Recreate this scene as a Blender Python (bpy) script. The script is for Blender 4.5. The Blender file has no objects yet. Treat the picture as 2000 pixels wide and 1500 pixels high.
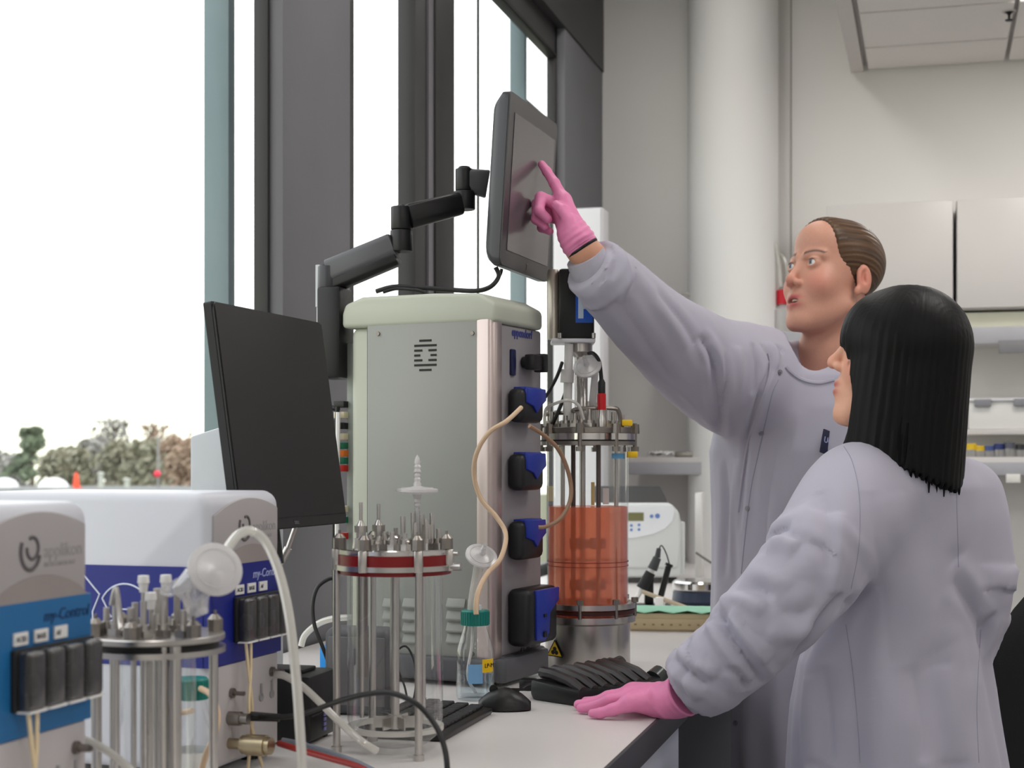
import bpy, bmesh, math, random
import numpy as np
from mathutils import Vector, Matrix
from mathutils.bvhtree import BVHTree
random.seed(7)
C = bpy.context.scene.collection
PI = math.pi
# ------------------------------------------------------------------ camera, sky, exposure
FPX, HZ, CAMZ, TH = 3000.0, 900.0, 1.30, math.radians(15.3)
FW = Vector((-math.sin(TH), math.cos(TH), 0)); RT = Vector((math.cos(TH), math.sin(TH), 0)); UP = Vector((0, 0, 1))
cd = bpy.data.cameras.new('camera'); cam = bpy.data.objects.new('camera', cd); C.objects.link(cam)
cd.sensor_width = 36; cd.lens = FPX * 36 / 2000; cd.shift_y = (HZ - 750) / 2000
cam.location = (0, 0, CAMZ); cam.rotation_euler = (PI / 2, 0, TH)
cd.clip_start = .05; cd.clip_end = 500
cd.dof.use_dof = True; cd.dof.focus_distance = 2.6; cd.dof.aperture_fstop = 7.0
sc = bpy.context.scene; sc.camera = cam
sc.view_settings.view_transform = 'Standard'; sc.view_settings.look = 'None'
sc.view_settings.gamma = 1; sc.view_settings.use_curve_mapping = False
sc.view_settings.exposure = -0.12
wd = bpy.data.worlds.new('overcast_sky'); sc.world = wd; wd.use_nodes = True
nt = wd.node_tree; nt.nodes.clear()
tc = nt.nodes.new('ShaderNodeTexCoord'); sx = nt.nodes.new('ShaderNodeSeparateXYZ'); rp = nt.nodes.new('ShaderNodeValToRGB')
bg = nt.nodes.new('ShaderNodeBackground'); wo = nt.nodes.new('ShaderNodeOutputWorld')
nt.links.new(tc.outputs['Generated'], sx.inputs[0]); nt.links.new(sx.outputs['Z'], rp.inputs[0])
e = rp.color_ramp.elements
e[0].position = 0.0; e[0].color = (.93, .92, .76, 1)
e[1].position = .5; e[1].color = (.97, .98, 1.0, 1)
k = e.new(.10); k.color = (.97, .98, .95, 1)
nt.links.new(rp.outputs[0], bg.inputs[0]); bg.inputs[1].default_value = 2.3
nt.links.new(bg.outputs[0], wo.inputs[0])

def area(name, loc, rot, sx_, sy_, power, col=(1, 1, 1)):
    l = bpy.data.lights.new(name, 'AREA'); l.shape = 'RECTANGLE'; l.size = sx_; l.size_y = sy_; l.energy = power; l.color = col
    o = bpy.data.objects.new(name, l); C.objects.link(o); o.location = loc; o.rotation_euler = rot
    return o
# light of the recessed ceiling panels (the panels themselves are built with the ceiling)
for i, (lx, ly) in enumerate(((.61, 5.12), (.61, 2.75), (.61, .35), (2.47, 5.12), (2.47, 2.75), (2.47, .35), (.61, -2.05), (2.47, -2.05))):
    area('ceiling_lamp', (lx, ly, 2.82), (0, 0, 0), .56, .52, 11.5, (1, .965, .94))

for ly in (1.6, 3.2, 4.8):  # added fill lights that brighten the wall and column by the windows
    area('added_fill_strip', (-.78, ly, 3.36), (0, 0, 0), .30, 1.15, 5, (1, .97, .95))
# ------------------------------------------------------------------ picture geometry
def W(px, py, d):
    return FW * d + RT * ((px - 1000) / FPX * d) + UP * (CAMZ + (HZ - py) / FPX * d)
CP = Vector((0, 0, CAMZ))
def ray(px, py): return FW + RT * ((px - 1000) / FPX) + UP * ((HZ - py) / FPX)
def on(px, py, axis, val, root=None):
    """point where the sight line meets a plane (axis = val); in root's frame if given"""
    o, r = CP.copy(), ray(px, py)
    if root is not None:
        M = Matrix.Translation(root.location) @ root.rotation_euler.to_matrix().to_4x4()
        Mi = M.inverted(); o = Mi @ o; r = Mi.to_3x3() @ r
    t = (val - o[axis]) / r[axis]
    return o + r * t
def cv(r, f, u=0.0): return RT * r + FW * f + UP * u
# ------------------------------------------------------------------ materials
def lin(c):
    return tuple(((v / 255) / 12.92 if v / 255 <= .04045 else ((v / 255 + .055) / 1.055) ** 2.4) for v in c[:3])
MATS = {}
def mat(name, col, rough=.5, metal=0.0, var=.06, scale=18, bump=0.0, bscale=200, spec=.5, sss=0.0, trans=0.0, ior=1.45, emit=0.0, aniso=0.0, sheen=0.0, stretch=None):
    if name in MATS: return MATS[name]
    m = bpy.data.materials.new(name); m.use_nodes = True; n = m.node_tree; b = n.nodes['Principled BSDF']
    L = lin(col)
    t = n.nodes.new('ShaderNodeTexCoord'); mp = n.nodes.new('ShaderNodeMapping'); n.links.new(t.outputs['Object'], mp.inputs[0])
    if stretch: mp.inputs['Scale'].default_value = stretch
    no = n.nodes.new('ShaderNodeTexNoise'); no.inputs['Scale'].default_value = scale; no.inputs['Detail'].default_value = 4
    n.links.new(mp.outputs[0], no.inputs['Vector'])
    mx = n.nodes.new('ShaderNodeMix'); mx.data_type = 'RGBA'
    mx.inputs[6].default_value = tuple(max(0, v * (1 - var)) for v in L) + (1,)
    mx.inputs[7].default_value = tuple(min(1, v * (1 + var)) for v in L) + (1,)
    n.links.new(no.outputs[0], mx.inputs[0]); n.links.new(mx.outputs[2], b.inputs['Base Color'])
    b.inputs['Roughness'].default_value = rough; b.inputs['Metallic'].default_value = metal
    b.inputs['Specular IOR Level'].default_value = spec; b.inputs['IOR'].default_value = ior
    if sss: b.inputs['Subsurface Weight'].default_value = sss; b.inputs['Subsurface Radius'].default_value = (.012, .004, .002); b.inputs['Subsurface Scale'].default_value = 1.0
    if trans: b.inputs['Transmission Weight'].default_value = trans
    if sheen: b.inputs['Sheen Weight'].default_value = sheen
    if emit: b.inputs['Emission Color'].default_value = L + (1,); b.inputs['Emission Strength'].default_value = emit
    if bump:
        n2 = n.nodes.new('ShaderNodeTexNoise'); n2.inputs['Scale'].default_value = bscale; n2.inputs['Detail'].default_value = 3
        n.links.new(mp.outputs[0], n2.inputs['Vector'])
        bp = n.nodes.new('ShaderNodeBump'); bp.inputs['Strength'].default_value = bump; bp.inputs['Distance'].default_value = .002
        n.links.new(n2.outputs[0], bp.inputs['Height']); n.links.new(bp.outputs[0], b.inputs['Normal'])
    MATS[name] = m; return m
def clear(name, tint=(1, 1, 1), gloss=.9, base=.04, body=None, bodyw=0.0, rough=.02, top=.5):
    """clear plate or tube wall: sees through, reflects more at grazing angles, may carry a cloudy body colour"""
    if name in MATS: return MATS[name]
    m = bpy.data.materials.new(name); m.use_nodes = True; n = m.node_tree; n.nodes.clear()
    out = n.nodes.new('ShaderNodeOutputMaterial'); tr = n.nodes.new('ShaderNodeBsdfTransparent'); gl = n.nodes.new('ShaderNodeBsdfGlossy')
    tr.inputs[0].default_value = tuple(tint) + (1,); gl.inputs['Roughness'].default_value = rough; gl.inputs[0].default_value = (gloss,) * 3 + (1,)
    lw = n.nodes.new('ShaderNodeLayerWeight'); lw.inputs['Blend'].default_value = .25
    mr = n.nodes.new('ShaderNodeMapRange'); mr.inputs['To Min'].default_value = base; mr.inputs['To Max'].default_value = top
    n.links.new(lw.outputs['Facing'], mr.inputs['Value'])
    src = tr.outputs[0]
    if body:
        no = n.nodes.new('ShaderNodeTexNoise'); no.inputs['Scale'].default_value = 9
        df = n.nodes.new('ShaderNodeBsdfDiffuse'); tl = n.nodes.new('ShaderNodeBsdfTranslucent')
        cm = n.nodes.new('ShaderNodeMix'); cm.data_type = 'RGBA'
        B = lin(body); cm.inputs[6].default_value = tuple(v * .92 for v in B) + (1,); cm.inputs[7].default_value = B + (1,)
        n.links.new(no.outputs[0], cm.inputs[0]); n.links.new(cm.outputs[2], df.inputs[0]); n.links.new(cm.outputs[2], tl.inputs[0])
        am = n.nodes.new('ShaderNodeMixShader'); am.inputs[0].default_value = .5
        n.links.new(df.outputs[0], am.inputs[1]); n.links.new(tl.outputs[0], am.inputs[2])
        bm_ = n.nodes.new('ShaderNodeMixShader'); bm_.inputs[0].default_value = bodyw
        n.links.new(tr.outputs[0], bm_.inputs[1]); n.links.new(am.outputs[0], bm_.inputs[2]); src = bm_.outputs[0]
    ms = n.nodes.new('ShaderNodeMixShader'); n.links.new(mr.outputs[0], ms.inputs[0]); n.links.new(src, ms.inputs[1]); n.links.new(gl.outputs[0], ms.inputs[2])
    n.links.new(ms.outputs[0], out.inputs[0]); MATS[name] = m; return m
# ------------------------------------------------------------------ mesh builder
def cr(pts, n=8, closed=False):
    P = [Vector(p) for p in pts]; out = []; N = len(P)
    if N < 3 and not closed: return P
    rng = range(N) if closed else range(N - 1)
    for i in rng:
        if closed: a, b, c, d = P[i - 1], P[i], P[(i + 1) % N], P[(i + 2) % N]
        else: a, b, c, d = P[max(i - 1, 0)], P[i], P[i + 1], P[min(i + 2, N - 1)]
        for j in range(n):
            t = j / n
            out.append(.5 * ((2 * b) + (c - a) * t + (2 * a - 5 * b + 4 * c - d) * t * t + (3 * b - a - 3 * c + d) * t ** 3))
    if not closed: out.append(P[-1])
    return out
class MB:
    def __init__(s): s.v = []; s.f = []; s.M = None
    def _add(s, vs, fs):
        o = len(s.v)
        s.v += [(s.M @ Vector(p) if s.M else Vector(p)) for p in vs]; s.f += [tuple(i + o for i in f) for f in fs]; return s
    def box(s, x0, x1, y0, y1, z0, z1):
        return s._add([(x0, y0, z0), (x1, y0, z0), (x1, y1, z0), (x0, y1, z0), (x0, y0, z1), (x1, y0, z1), (x1, y1, z1), (x0, y1, z1)],
                      [(0, 3, 2, 1), (4, 5, 6, 7), (0, 1, 5, 4), (1, 2, 6, 5), (2, 3, 7, 6), (3, 0, 4, 7)])
    def cyl(s, p0, p1, r0, r1=None, n=14):
        r1 = r0 if r1 is None else r1; p0 = Vector(p0); p1 = Vector(p1); a = (p1 - p0).normalized()
        u = a.orthogonal().normalized(); w = a.cross(u); vs = []
        for p, r in ((p0, r0), (p1, r1)):
            for i in range(n):
                t = 2 * PI * i / n; vs.append(p + (u * math.cos(t) + w * math.sin(t)) * r)
        fs = [(i, (i + 1) % n, n + (i + 1) % n, n + i) for i in range(n)] + [tuple(range(n - 1, -1, -1)), tuple(range(n, 2 * n))]
        return s._add(vs, fs)
    def tube(s, pts, r, n=8, closed=False):
        P = [Vector(p) for p in pts]; N = len(P); vs = []; u = None
        for i, p in enumerate(P):
            if closed: t = P[(i + 1) % N] - P[i - 1]
            else: t = P[min(i + 1, N - 1)] - P[max(i - 1, 0)]
            if t.length < 1e-9: t = Vector((0, 0, 1))
            t.normalize()
            if u is None: u = t.orthogonal().normalized()
            u = (u - t * u.dot(t)); u = u.normalized() if u.length > 1e-6 else t.orthogonal().normalized()
            w = t.cross(u); rr = r[i] if isinstance(r, (list, tuple)) else r
            for j in range(n):
                a = 2 * PI * j / n; vs.append(p + (u * math.cos(a) + w * math.sin(a)) * rr)
        fs = []
        for i in range(N if closed else N - 1):
            k = (i + 1) % N
            for j in range(n): fs.append((i * n + j, i * n + (j + 1) % n, k * n + (j + 1) % n, k * n + j))
        if not closed: fs += [tuple(range(n - 1, -1, -1)), tuple((N - 1) * n + j for j in range(n))]
        return s._add(vs, fs)
    def lathe(s, prof, n=28, c=(0, 0, 0), close=False):
        vs = []; m = len(prof)
        for r, z in prof:
            for j in range(n):
                a = 2 * PI * j / n; vs.append((c[0] + r * math.cos(a), c[1] + r * math.sin(a), c[2] + z))
        fs = []
        for i in range(m if close else m - 1):
            k = (i + 1) % m
            for j in range(n): fs.append((i * n + j, i * n + (j + 1) % n, k * n + (j + 1) % n, k * n + j))
        if not close:
            if prof[0][0] > 1e-6: fs.append(tuple(range(n - 1, -1, -1)))
            if prof[-1][0] > 1e-6: fs.append(tuple((m - 1) * n + j for j in range(n)))
        return s._add(vs, fs)
    def prism(s, poly, fn, w0, w1):
        n = len(poly)
        vs = [fn(u, v, w0) for u, v in poly] + [fn(u, v, w1) for u, v in poly]
        return s._add(vs, [tuple(range(n - 1, -1, -1)), tuple(range(n, 2 * n))] + [(i, (i + 1) % n, n + (i + 1) % n, n + i) for i in range(n)])
    def ball(s, c, r, nu=14, nv=9):
        r = (r, r, r) if isinstance(r, (int, float)) else r
        vs = [(c[0], c[1], c[2] - r[2])]
        for i in range(1, nv):
            p = -PI / 2 + PI * i / nv
            for j in range(nu):
                a = 2 * PI * j / nu; vs.append((c[0] + r[0] * math.cos(p) * math.cos(a), c[1] + r[1] * math.cos(p) * math.sin(a), c[2] + r[2] * math.sin(p)))
        vs.append((c[0], c[1], c[2] + r[2])); T = len(vs) - 1
        fs = [(0, 1 + (j + 1) % nu, 1 + j) for j in range(nu)]
        for i in range(nv - 2):
            for j in range(nu): a = 1 + i * nu; fs.append((a + j, a + (j + 1) % nu, a + nu + (j + 1) % nu, a + nu + j))
        a = 1 + (nv - 2) * nu; fs += [(a + j, a + (j + 1) % nu, T) for j in range(nu)]
        return s._add(vs, fs)
    def raw(s, vs, fs): return s._add(vs, fs)
    def build(s, name, m, parent=None, bevel=0.0, seg=2, ang=35, recalc=True, origin=None):
        org = Vector((0, 0, 0))
        if parent is None:
            if origin is None:
                xs = [p[0] for p in s.v]; ys = [p[1] for p in s.v]; zs = [p[2] for p in s.v]
                origin = ((min(xs) + max(xs)) / 2, (min(ys) + max(ys)) / 2, min(zs))
            org = Vector(origin)
        me = bpy.data.meshes.new(name); me.from_pydata([tuple(Vector(p) - org) for p in s.v], [], s.f)
        bm = bmesh.new(); bm.from_mesh(me)
        if recalc: bmesh.ops.recalc_face_normals(bm, faces=bm.faces)
        if bevel:
            ed = [e_ for e_ in bm.edges if len(e_.link_faces) == 2 and e_.calc_face_angle(0) > math.radians(30)]
            bmesh.ops.bevel(bm, geom=ed, offset=bevel, segments=seg, affect='EDGES', profile=.5, clamp_overlap=True)
        bm.to_mesh(me); bm.free()
        me.polygons.foreach_set('use_smooth', [True] * len(me.polygons)); me.set_sharp_from_angle(angle=math.radians(ang))
        me.materials.append(m); o = bpy.data.objects.new(name, me); C.objects.link(o); o.location = org
        if parent is not None: o.parent = parent
        return o
def tag(o, label=None, cat=None, group=None, kind=None):
    if label: o['label'] = label
    if cat: o['category'] = cat
    if group: o['group'] = group
    if kind: o['kind'] = kind
    return o
def thing(name, label, cat, loc=(0, 0, 0), rz=0.0, group=None):
    o = bpy.data.objects.new(name, None); C.objects.link(o); o.location = loc; o.rotation_euler = (0, 0, rz)
    o.empty_display_size = .05
    return tag(o, label, cat, group)
def struct(o): o['kind'] = 'structure'; return o
def copy_tree(o, parent=None):
    c = o.copy(); C.objects.link(c)
    if parent is not None: c.parent = parent
    for ch in list(o.children): copy_tree(ch, c)
    return c
def text(s, size, m, parent, M, name='lettering', ext=.0003, bold=0.0, shear=0.0, align='LEFT'):
    cu = bpy.data.curves.new('t', 'FONT'); cu.body = s; cu.size = size; cu.extrude = ext; cu.offset = bold; cu.shear = shear; cu.align_x = align; cu.resolution_u = 3
    t = bpy.data.objects.new('t', cu); C.objects.link(t); dg = bpy.context.evaluated_depsgraph_get()
    me = bpy.data.meshes.new_from_object(t.evaluated_get(dg)); bpy.data.objects.remove(t); bpy.data.curves.remove(cu)
    me.transform(M); me.materials.clear(); me.materials.append(m); me.name = name
    o = bpy.data.objects.new(name, me); C.objects.link(o)
    if parent is not None: o.parent = parent
    return o
def frame(o, x, y):
    """matrix whose local X, Y are the given directions and whose origin is o"""
    x = Vector(x).normalized(); y = Vector(y); y = (y - x * y.dot(x)).normalized(); z = x.cross(y)
    M = Matrix((x, y, z)).transposed().to_4x4(); M.translation = Vector(o); return M
# ------------------------------------------------------------------ soft shapes: distance fields and surface nets
def sm(a, b, k): h = np.maximum(k - np.abs(a - b), 0) / k; return np.minimum(a, b) - h * h * k * .25
def smx(a, b, k): return -sm(-a, -b, k)
def rc(G, a, b, ra, rb):
    x, y, z = G; a = [float(v) for v in a]; b = [float(v) for v in b]; d = [b[i] - a[i] for i in range(3)]; L2 = sum(v * v for v in d) + 1e-12
    t = np.clip(((x - a[0]) * d[0] + (y - a[1]) * d[1] + (z - a[2]) * d[2]) / L2, 0, 1)
    return np.sqrt((x - a[0] - t * d[0]) ** 2 + (y - a[1] - t * d[1]) ** 2 + (z - a[2] - t * d[2]) ** 2) - (ra + (rb - ra) * t)
def chain(G, pts, rs, k=.006):
    d = None
    for i in range(len(pts) - 1):
        q = rc(G, pts[i], pts[i + 1], rs[i], rs[i + 1]); d = q if d is None else sm(d, q, k)
    return d
def el(G, c, r, R=None):
    x, y, z = (G[i] - float(c[i]) for i in range(3))
    if R is not None:
        R = np.array(R); x, y, z = (R[0, i] * x + R[1, i] * y + R[2, i] * z for i in range(3))
    k0 = np.sqrt((x / r[0]) ** 2 + (y / r[1]) ** 2 + (z / r[2]) ** 2) + 1e-9
    k1 = np.sqrt((x / r[0] ** 2) ** 2 + (y / r[1] ** 2) ** 2 + (z / r[2] ** 2) ** 2) + 1e-9
    return k0 * (k0 - 1) / k1
def gridof(lo, hi, h):
    A = [np.arange(lo[i], hi[i] + h, h, dtype=np.float32) for i in range(3)]
    return (A[0][:, None, None], A[1][None, :, None], A[2][None, None, :]), A
def nets(F, A):
    F = np.asarray(F, dtype=np.float32); n = F.shape; S = F < 0
    c = np.zeros((n[0] - 1, n[1] - 1, n[2] - 1), np.int8)
    for i in (0, 1):
        for j in (0, 1):
            for k_ in (0, 1): c += S[i:n[0] - 1 + i, j:n[1] - 1 + j, k_:n[2] - 1 + k_]
    act = (c > 0) & (c < 8); idx = np.argwhere(act); num = -np.ones(act.shape, np.int64); num[act] = np.arange(len(idx))
    acc = np.zeros((len(idx), 3)); cnt = np.zeros(len(idx)); I, J, K = idx.T
    for ax in range(3):
        o = [a for a in range(3) if a != ax]
        for u in (0, 1):
            for v in (0, 1):
                of = [0, 0, 0]; of[o[0]] = u; of[o[1]] = v; og = list(of); og[ax] = 1
                f0 = F[I + of[0], J + of[1], K + of[2]]; f1 = F[I + og[0], J + og[1], K + og[2]]; m = (f0 < 0) != (f1 < 0)
                t = np.where(m, f0 / np.where(m, f0 - f1, 1), 0); p = np.tile(np.array(of, float), (len(idx), 1)); p[:, ax] = t
                acc[m] += p[m]; cnt[m] += 1
    P = idx + acc / cnt[:, None]; V = np.stack([A[i][0] + P[:, i] * (A[i][1] - A[i][0]) for i in range(3)], 1)
    Q = []
    for ax in range(3):
        o = [a for a in range(3) if a != ax]
        sl0 = [slice(None)] * 3; sl1 = [slice(None)] * 3; sl0[ax] = slice(0, -1); sl1[ax] = slice(1, None)
        for a in o: sl0[a] = slice(1, -1); sl1[a] = slice(1, -1)
        s0 = S[tuple(sl0)]; s1 = S[tuple(sl1)]; e_ = np.argwhere(s0 != s1)
        if not len(e_): continue
        neg = s0[tuple(e_.T)]; b = e_.copy()
        for a in o: b[:, a] += 1
        def cell(u, v):
            q = b.copy(); q[:, o[0]] -= u; q[:, o[1]] -= v; return num[tuple(q.T)]
        q = np.stack([cell(1, 1), cell(0, 1), cell(0, 0), cell(1, 0)], 1)
        fl = neg if ax != 1 else ~neg
        q[~fl] = q[~fl][:, ::-1]; Q.append(q)
    return V, np.concatenate(Q)
def relax(V, Q, it=2, f=.5):
    for _ in range(it):
        s = np.zeros_like(V); c = np.zeros(len(V))
        for a, b in ((0, 1), (1, 2), (2, 3), (3, 0)):
            np.add.at(s, Q[:, a], V[Q[:, b]]); np.add.at(s, Q[:, b], V[Q[:, a]]); np.add.at(c, Q[:, a], 1); np.add.at(c, Q[:, b], 1)
        V = V + f * (s / np.maximum(c, 1)[:, None] - V)
    return V
def netobj(name, V, Q, m, parent, M=None, colors=None):
    me = bpy.data.meshes.new(name)
    if M is not None:
        A = np.array(M); V = V @ A[:3, :3].T + A[:3, 3]
    me.vertices.add(len(V)); me.vertices.foreach_set('co', V.astype(np.float32).ravel())
    me.loops.add(Q.size); me.loops.foreach_set('vertex_index', Q.astype(np.int32).ravel())
    me.polygons.add(len(Q)); me.polygons.foreach_set('loop_start', np.arange(0, Q.size, 4, dtype=np.int32))
    me.update(calc_edges=True); me.validate()
    me.polygons.foreach_set('use_smooth', [True] * len(me.polygons))
    if colors is not None:
        ca = me.color_attributes.new('tone', 'FLOAT_COLOR', 'POINT')
        ca.data.foreach_set('color', np.concatenate([colors, np.ones((len(colors), 1))], 1).astype(np.float32).ravel())
    me.materials.append(m); o = bpy.data.objects.new(name, me); C.objects.link(o)
    if parent is not None: o.parent = parent
    return o
# ------------------------------------------------------------------ shared materials
white_wall = mat('wall_paint', (236, 234, 231), .85, var=.02, scale=3, bump=.05, bscale=150)
ceil_m = mat('ceiling_tile', (236, 231, 229), .9, var=.03, scale=60, bump=.25, bscale=400)
grid_m = mat('ceiling_grid', (214, 208, 206), .6, var=.02)
pier_m = mat('pier_steel', (116, 116, 121), .55, var=.06, scale=6, bump=.05, bscale=90)
frame_m = mat('window_frame', (50, 49, 50), .45, var=.08, scale=12)
frame_d = mat('window_gasket', (24, 23, 24), .5)
strip_m = mat('mullion_strip', (120, 118, 124), .4, .3)
fin_m = mat('fin_aluminium', (116, 134, 140), .4, .2, var=.1, scale=30, bump=.1, stretch=(1, 1, .1))
pane_m = clear('window_glass', (.985, .995, .99), base=.01, top=.06)
floor_m = mat('floor_vinyl', (150, 150, 152), .4, var=.06, scale=8, bump=.03)
white_lam = mat('white_laminate', (212, 208, 206), .35, var=.02, scale=5, bump=.02, bscale=300)
white_met = mat('white_powdercoat', (226, 226, 230), .4, var=.02)
grey_lam = mat('grey_laminate', (196, 200, 214), .45, var=.03)
dark_edge = mat('bench_edge', (58, 57, 62), .5, var=.08)
steel = mat('brushed_steel', (196, 192, 188), .28, 1.0, var=.08, scale=40, stretch=(1, 1, .08))
steel_d = mat('machined_steel', (150, 144, 138), .35, 1.0, var=.15, scale=60)
chrome = mat('polished_steel', (215, 212, 210), .12, 1.0, var=.04)
black_pl = mat('black_plastic', (22, 22, 23), .38, var=.1, scale=80, bump=.08, bscale=900)
black_mt = mat('black_matt', (27, 27, 28), .6, var=.08, bump=.05, bscale=600)
rubber = mat('black_cable', (16, 16, 17), .45)
silicone = clear('silicone_tube', (.92, .92, .9), base=.06, body=(232, 230, 224), bodyw=.78, rough=.2)
clearpl = clear('clear_plastic', (.96, .96, .97), base=.06, body=(225, 224, 224), bodyw=.35, rough=.15)
frost = clear('frosted_plastic', (.95, .95, .95), base=.05, body=(234, 232, 232), bodyw=.9, rough=.3)
glass = clear('lab_glass', (.98, .988, .988), base=.018, top=.5)
tan_tube = mat('tan_tubing', (206, 178, 148), .4, var=.05)
white_pl = mat('white_plastic', (232, 231, 229), .4, var=.02)
yellow = mat('yellow_label', (240, 196, 20), .5, var=.04)
ink = mat('black_ink', (25, 24, 25), .6)
# ------------------------------------------------------------------ room shell
XW, XG, YB, ZB = -1.31, -1.36, 6.2, .9
def sbox(name, m, *a, bevel=0.0, parent=None):
    o = MB().box(*a).build(name, m, parent, bevel=bevel)
    return struct(o) if parent is None else o
sbox('floor', floor_m, -1.6, 4.6, -3.0, 6.4, -.1, 0)
sbox('wall_back', white_wall, -1.31, 4.5, YB, YB + .15, 0, 3.5)
sbox('wall_right', white_wall, 4.5, 4.65, -3.0, 6.35, 0, 3.5)
sbox('wall_front', white_wall, -1.6, 4.5, -3.15, -3.0, 0, 3.5)
wl = struct(MB().box(-1.62, XW, -3.0, YB, 0, .86).build('wall_left', white_wall))
# window wall: piers, head, panes
def pier(n, y0, y1, x0=XG - .012):
    p = struct(MB().box(x0, XW, y0, y1, .86, 3.5).build('wall_left_pier', pier_m, bevel=.004)); return p
pier(1, 2.975, 3.36); pier(3, 5.53, YB + .15); pier(0, -3.0, -.6)
head = struct(MB().box(XG - .012, XW + .006, -3.0, YB, 2.9, 3.5).build('wall_left_head', frame_m))
def window(n, y0, y1, fl, fr, mull=None):
    w = MB().box(XG - .012, XG + .02, y0, y1, 2.785, 2.9).box(XG - .012, XG + .02, y0, y1, .86, .93)
    w.box(XG - .012, XG + .02, y0, y0 + fl, .86, 2.9).box(XG - .012, XG + .02, y1 - fr, y1, .86, 2.9)
    r = struct(w.build('window_%d' % n, frame_m, bevel=.002))
    def child(mb, name, m, **k):
        o = mb.build(name, m, None, **k); M = o.location - r.location; o.parent = r; o.location = M; return o
    child(MB().box(XG - .004, XG + .004, y0 + .01, y1 - .01, .9, 2.87), 'pane', pane_m)
    child(MB().box(XG + .02, XG + .026, y0 + fl, y1 - fr, 2.79, 2.8), 'gasket', frame_d)
    return r, child
window(1, -.6, 2.975, .05, .012)
r2, ch2 = window(2, 3.36, 3.93, .10, .04)
r3, ch3 = window(3, 4.06, 5.53, .03, .03)
mull = MB().box(XG - .012, XW - .012, 3.86, 4.10, .86, 2.9)
mu = struct(mull.build('trim_1', frame_m, bevel=.004))
st = MB().box(XW - .012, XW - .006, 3.955, 4.0, .87, 2.9).build('mullion_strip', strip_m)
st.location = st.location - mu.location; st.parent = mu
dk = MB().box(XW - .012, XW + .0, 4.0, 4.17, .87, 2.9).build('mullion_cap', frame_d, bevel=.003)
dk.location = dk.location - mu.location; dk.parent = mu
# exterior fins standing outside the glass beside the piers
for i, y in enumerate((3.0, 5.47)):
    f = MB().box(-1.505, -1.447, y, y + .03, .3, 3.4).build('trim_%d' % (2 + i), fin_m, bevel=.002); struct(f)
t4 = MB().box(-1.50, -1.47, 5.50, 6.15, 2.62, 2.66).build('trim_4', frame_m); struct(t4)
# window sill ledge and the white boxed-in corner
sbox('trim_5', white_lam, XG + .02, XW + .0, -.6, 5.53, .86, .885)
# blind cord
tag(MB().tube([(XW + .01, 4.37, 2.9), (XW + .01, 4.37, 1.2)], .0045, 6).build('blind_cord', rubber), 'thin black blind cord hanging in front of the far window', 'cord')
# round column half set into the back wall
col = struct(MB().lathe([(.176, .9), (.176, 3.45)], 48, (-.755, 6.05, 0)).build('pillar', mat('column_paint', (240, 239, 238), .7, var=.02, scale=3, bump=.04)))
sbox('trim_7', mat('joint_line', (170, 165, 160), .8), -.545, -.540, YB - .004, YB, 1.0, 3.4)
# ceiling: high strip beside the windows, lowered raft with tiles over the room
ce = sbox('ceiling', white_wall, -1.6, 4.65, -3.15, 6.35, 3.45, 3.55)
ZR, XR = 2.835, -.31
rf = MB().box(XR, XR + .05, -3.0, YB, ZR - .004, 3.44).box(XR + .05, 4.5, -3.0, YB, ZR + .03, ZR + .09)
raft = struct(rf.build('ceiling_raft', grid_m))
def rch(mb, name, m, **k):
    o = mb.build(name, m, None, **k); o.location = o.location - raft.location; o.parent = raft; return o
ys = [6.19, 5.86, 5.40, 4.85, 4.25, 3.65, 3.05, 2.45, 1.85, 1.25, .65, .05, -.55, -1.15, -1.75, -2.35, -2.95]
xs = [XR + .06, .275, .92, 1.54, 2.16, 2.78, 3.40, 4.02, 4.49]
lamp_m = mat('lamp_diffuser', (255, 252, 246), .5, var=0, emit=2.2)
lampspots = []
tile_me = {}
for i in range(len(xs) - 1):
    for j in range(len(ys) - 1):
        x0, x1, y0, y1 = xs[i] + .008, xs[i + 1] - .008, ys[j + 1] + .008, ys[j] - .008
        lamp = (i in (1, 4)) and (j % 4 == 2)
        key = (round(x1 - x0, 3), round(y1 - y0, 3), lamp)
        if key in tile_me:
            o = bpy.data.objects.new('lamp_panel' if lamp else 'ceiling_tile', tile_me[key]); C.objects.link(o); o.parent = raft
            o.location = Vector(((x0 + x1) / 2, (y0 + y1) / 2, ZR)) - raft.location
        else:
            o = rch(MB().box(x0, x1, y0, y1, ZR, ZR + .02), 'lamp_panel' if lamp else 'ceiling_tile', lamp_m if lamp else ceil_m, bevel=.003)
            tile_me[key] = o.data
for i, ly in enumerate((1.6, 3.2, 4.8)):  # bodies for the added fill lights, out of view above the frame
    t = thing('added_fill_luminaire', ('added slim fill luminaire over the near end of the bench', 'added slim fill luminaire over the middle of the bench', 'added slim fill luminaire over the far end of the bench')[i], 'added lamp', (-.78, ly, 3.37), 0, 'added fill luminaires in the window strip')
    MB().box(-.16, .16, -.6, .6, .0, .05).build('housing', white_met, t, bevel=.004); MB().box(-.15, .15, -.58, .58, -.006, .0).build('diffuser', lamp_m, t)
    for y in (-.45, .45): MB().cyl((0, y, .05), (0, y, .08), .004).build('hanger', grid_m, t)
p = on(1971, 22, 2, ZR)
sp = thing('sprinkler_head', 'small black sprinkler head under the white ceiling tiles', 'sprinkler', (p.x, p.y, ZR - .035))
MB().lathe([(.0, 0), (.012, .002), (.014, .006), (.004, .008), (.005, .022), (.012, .03), (.022, .034)], 12).build('sprinkler_body', black_pl, sp)
MB().lathe([(.024, .032), (.024, .036)], 14).build('collar', grid_m, sp)
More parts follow.
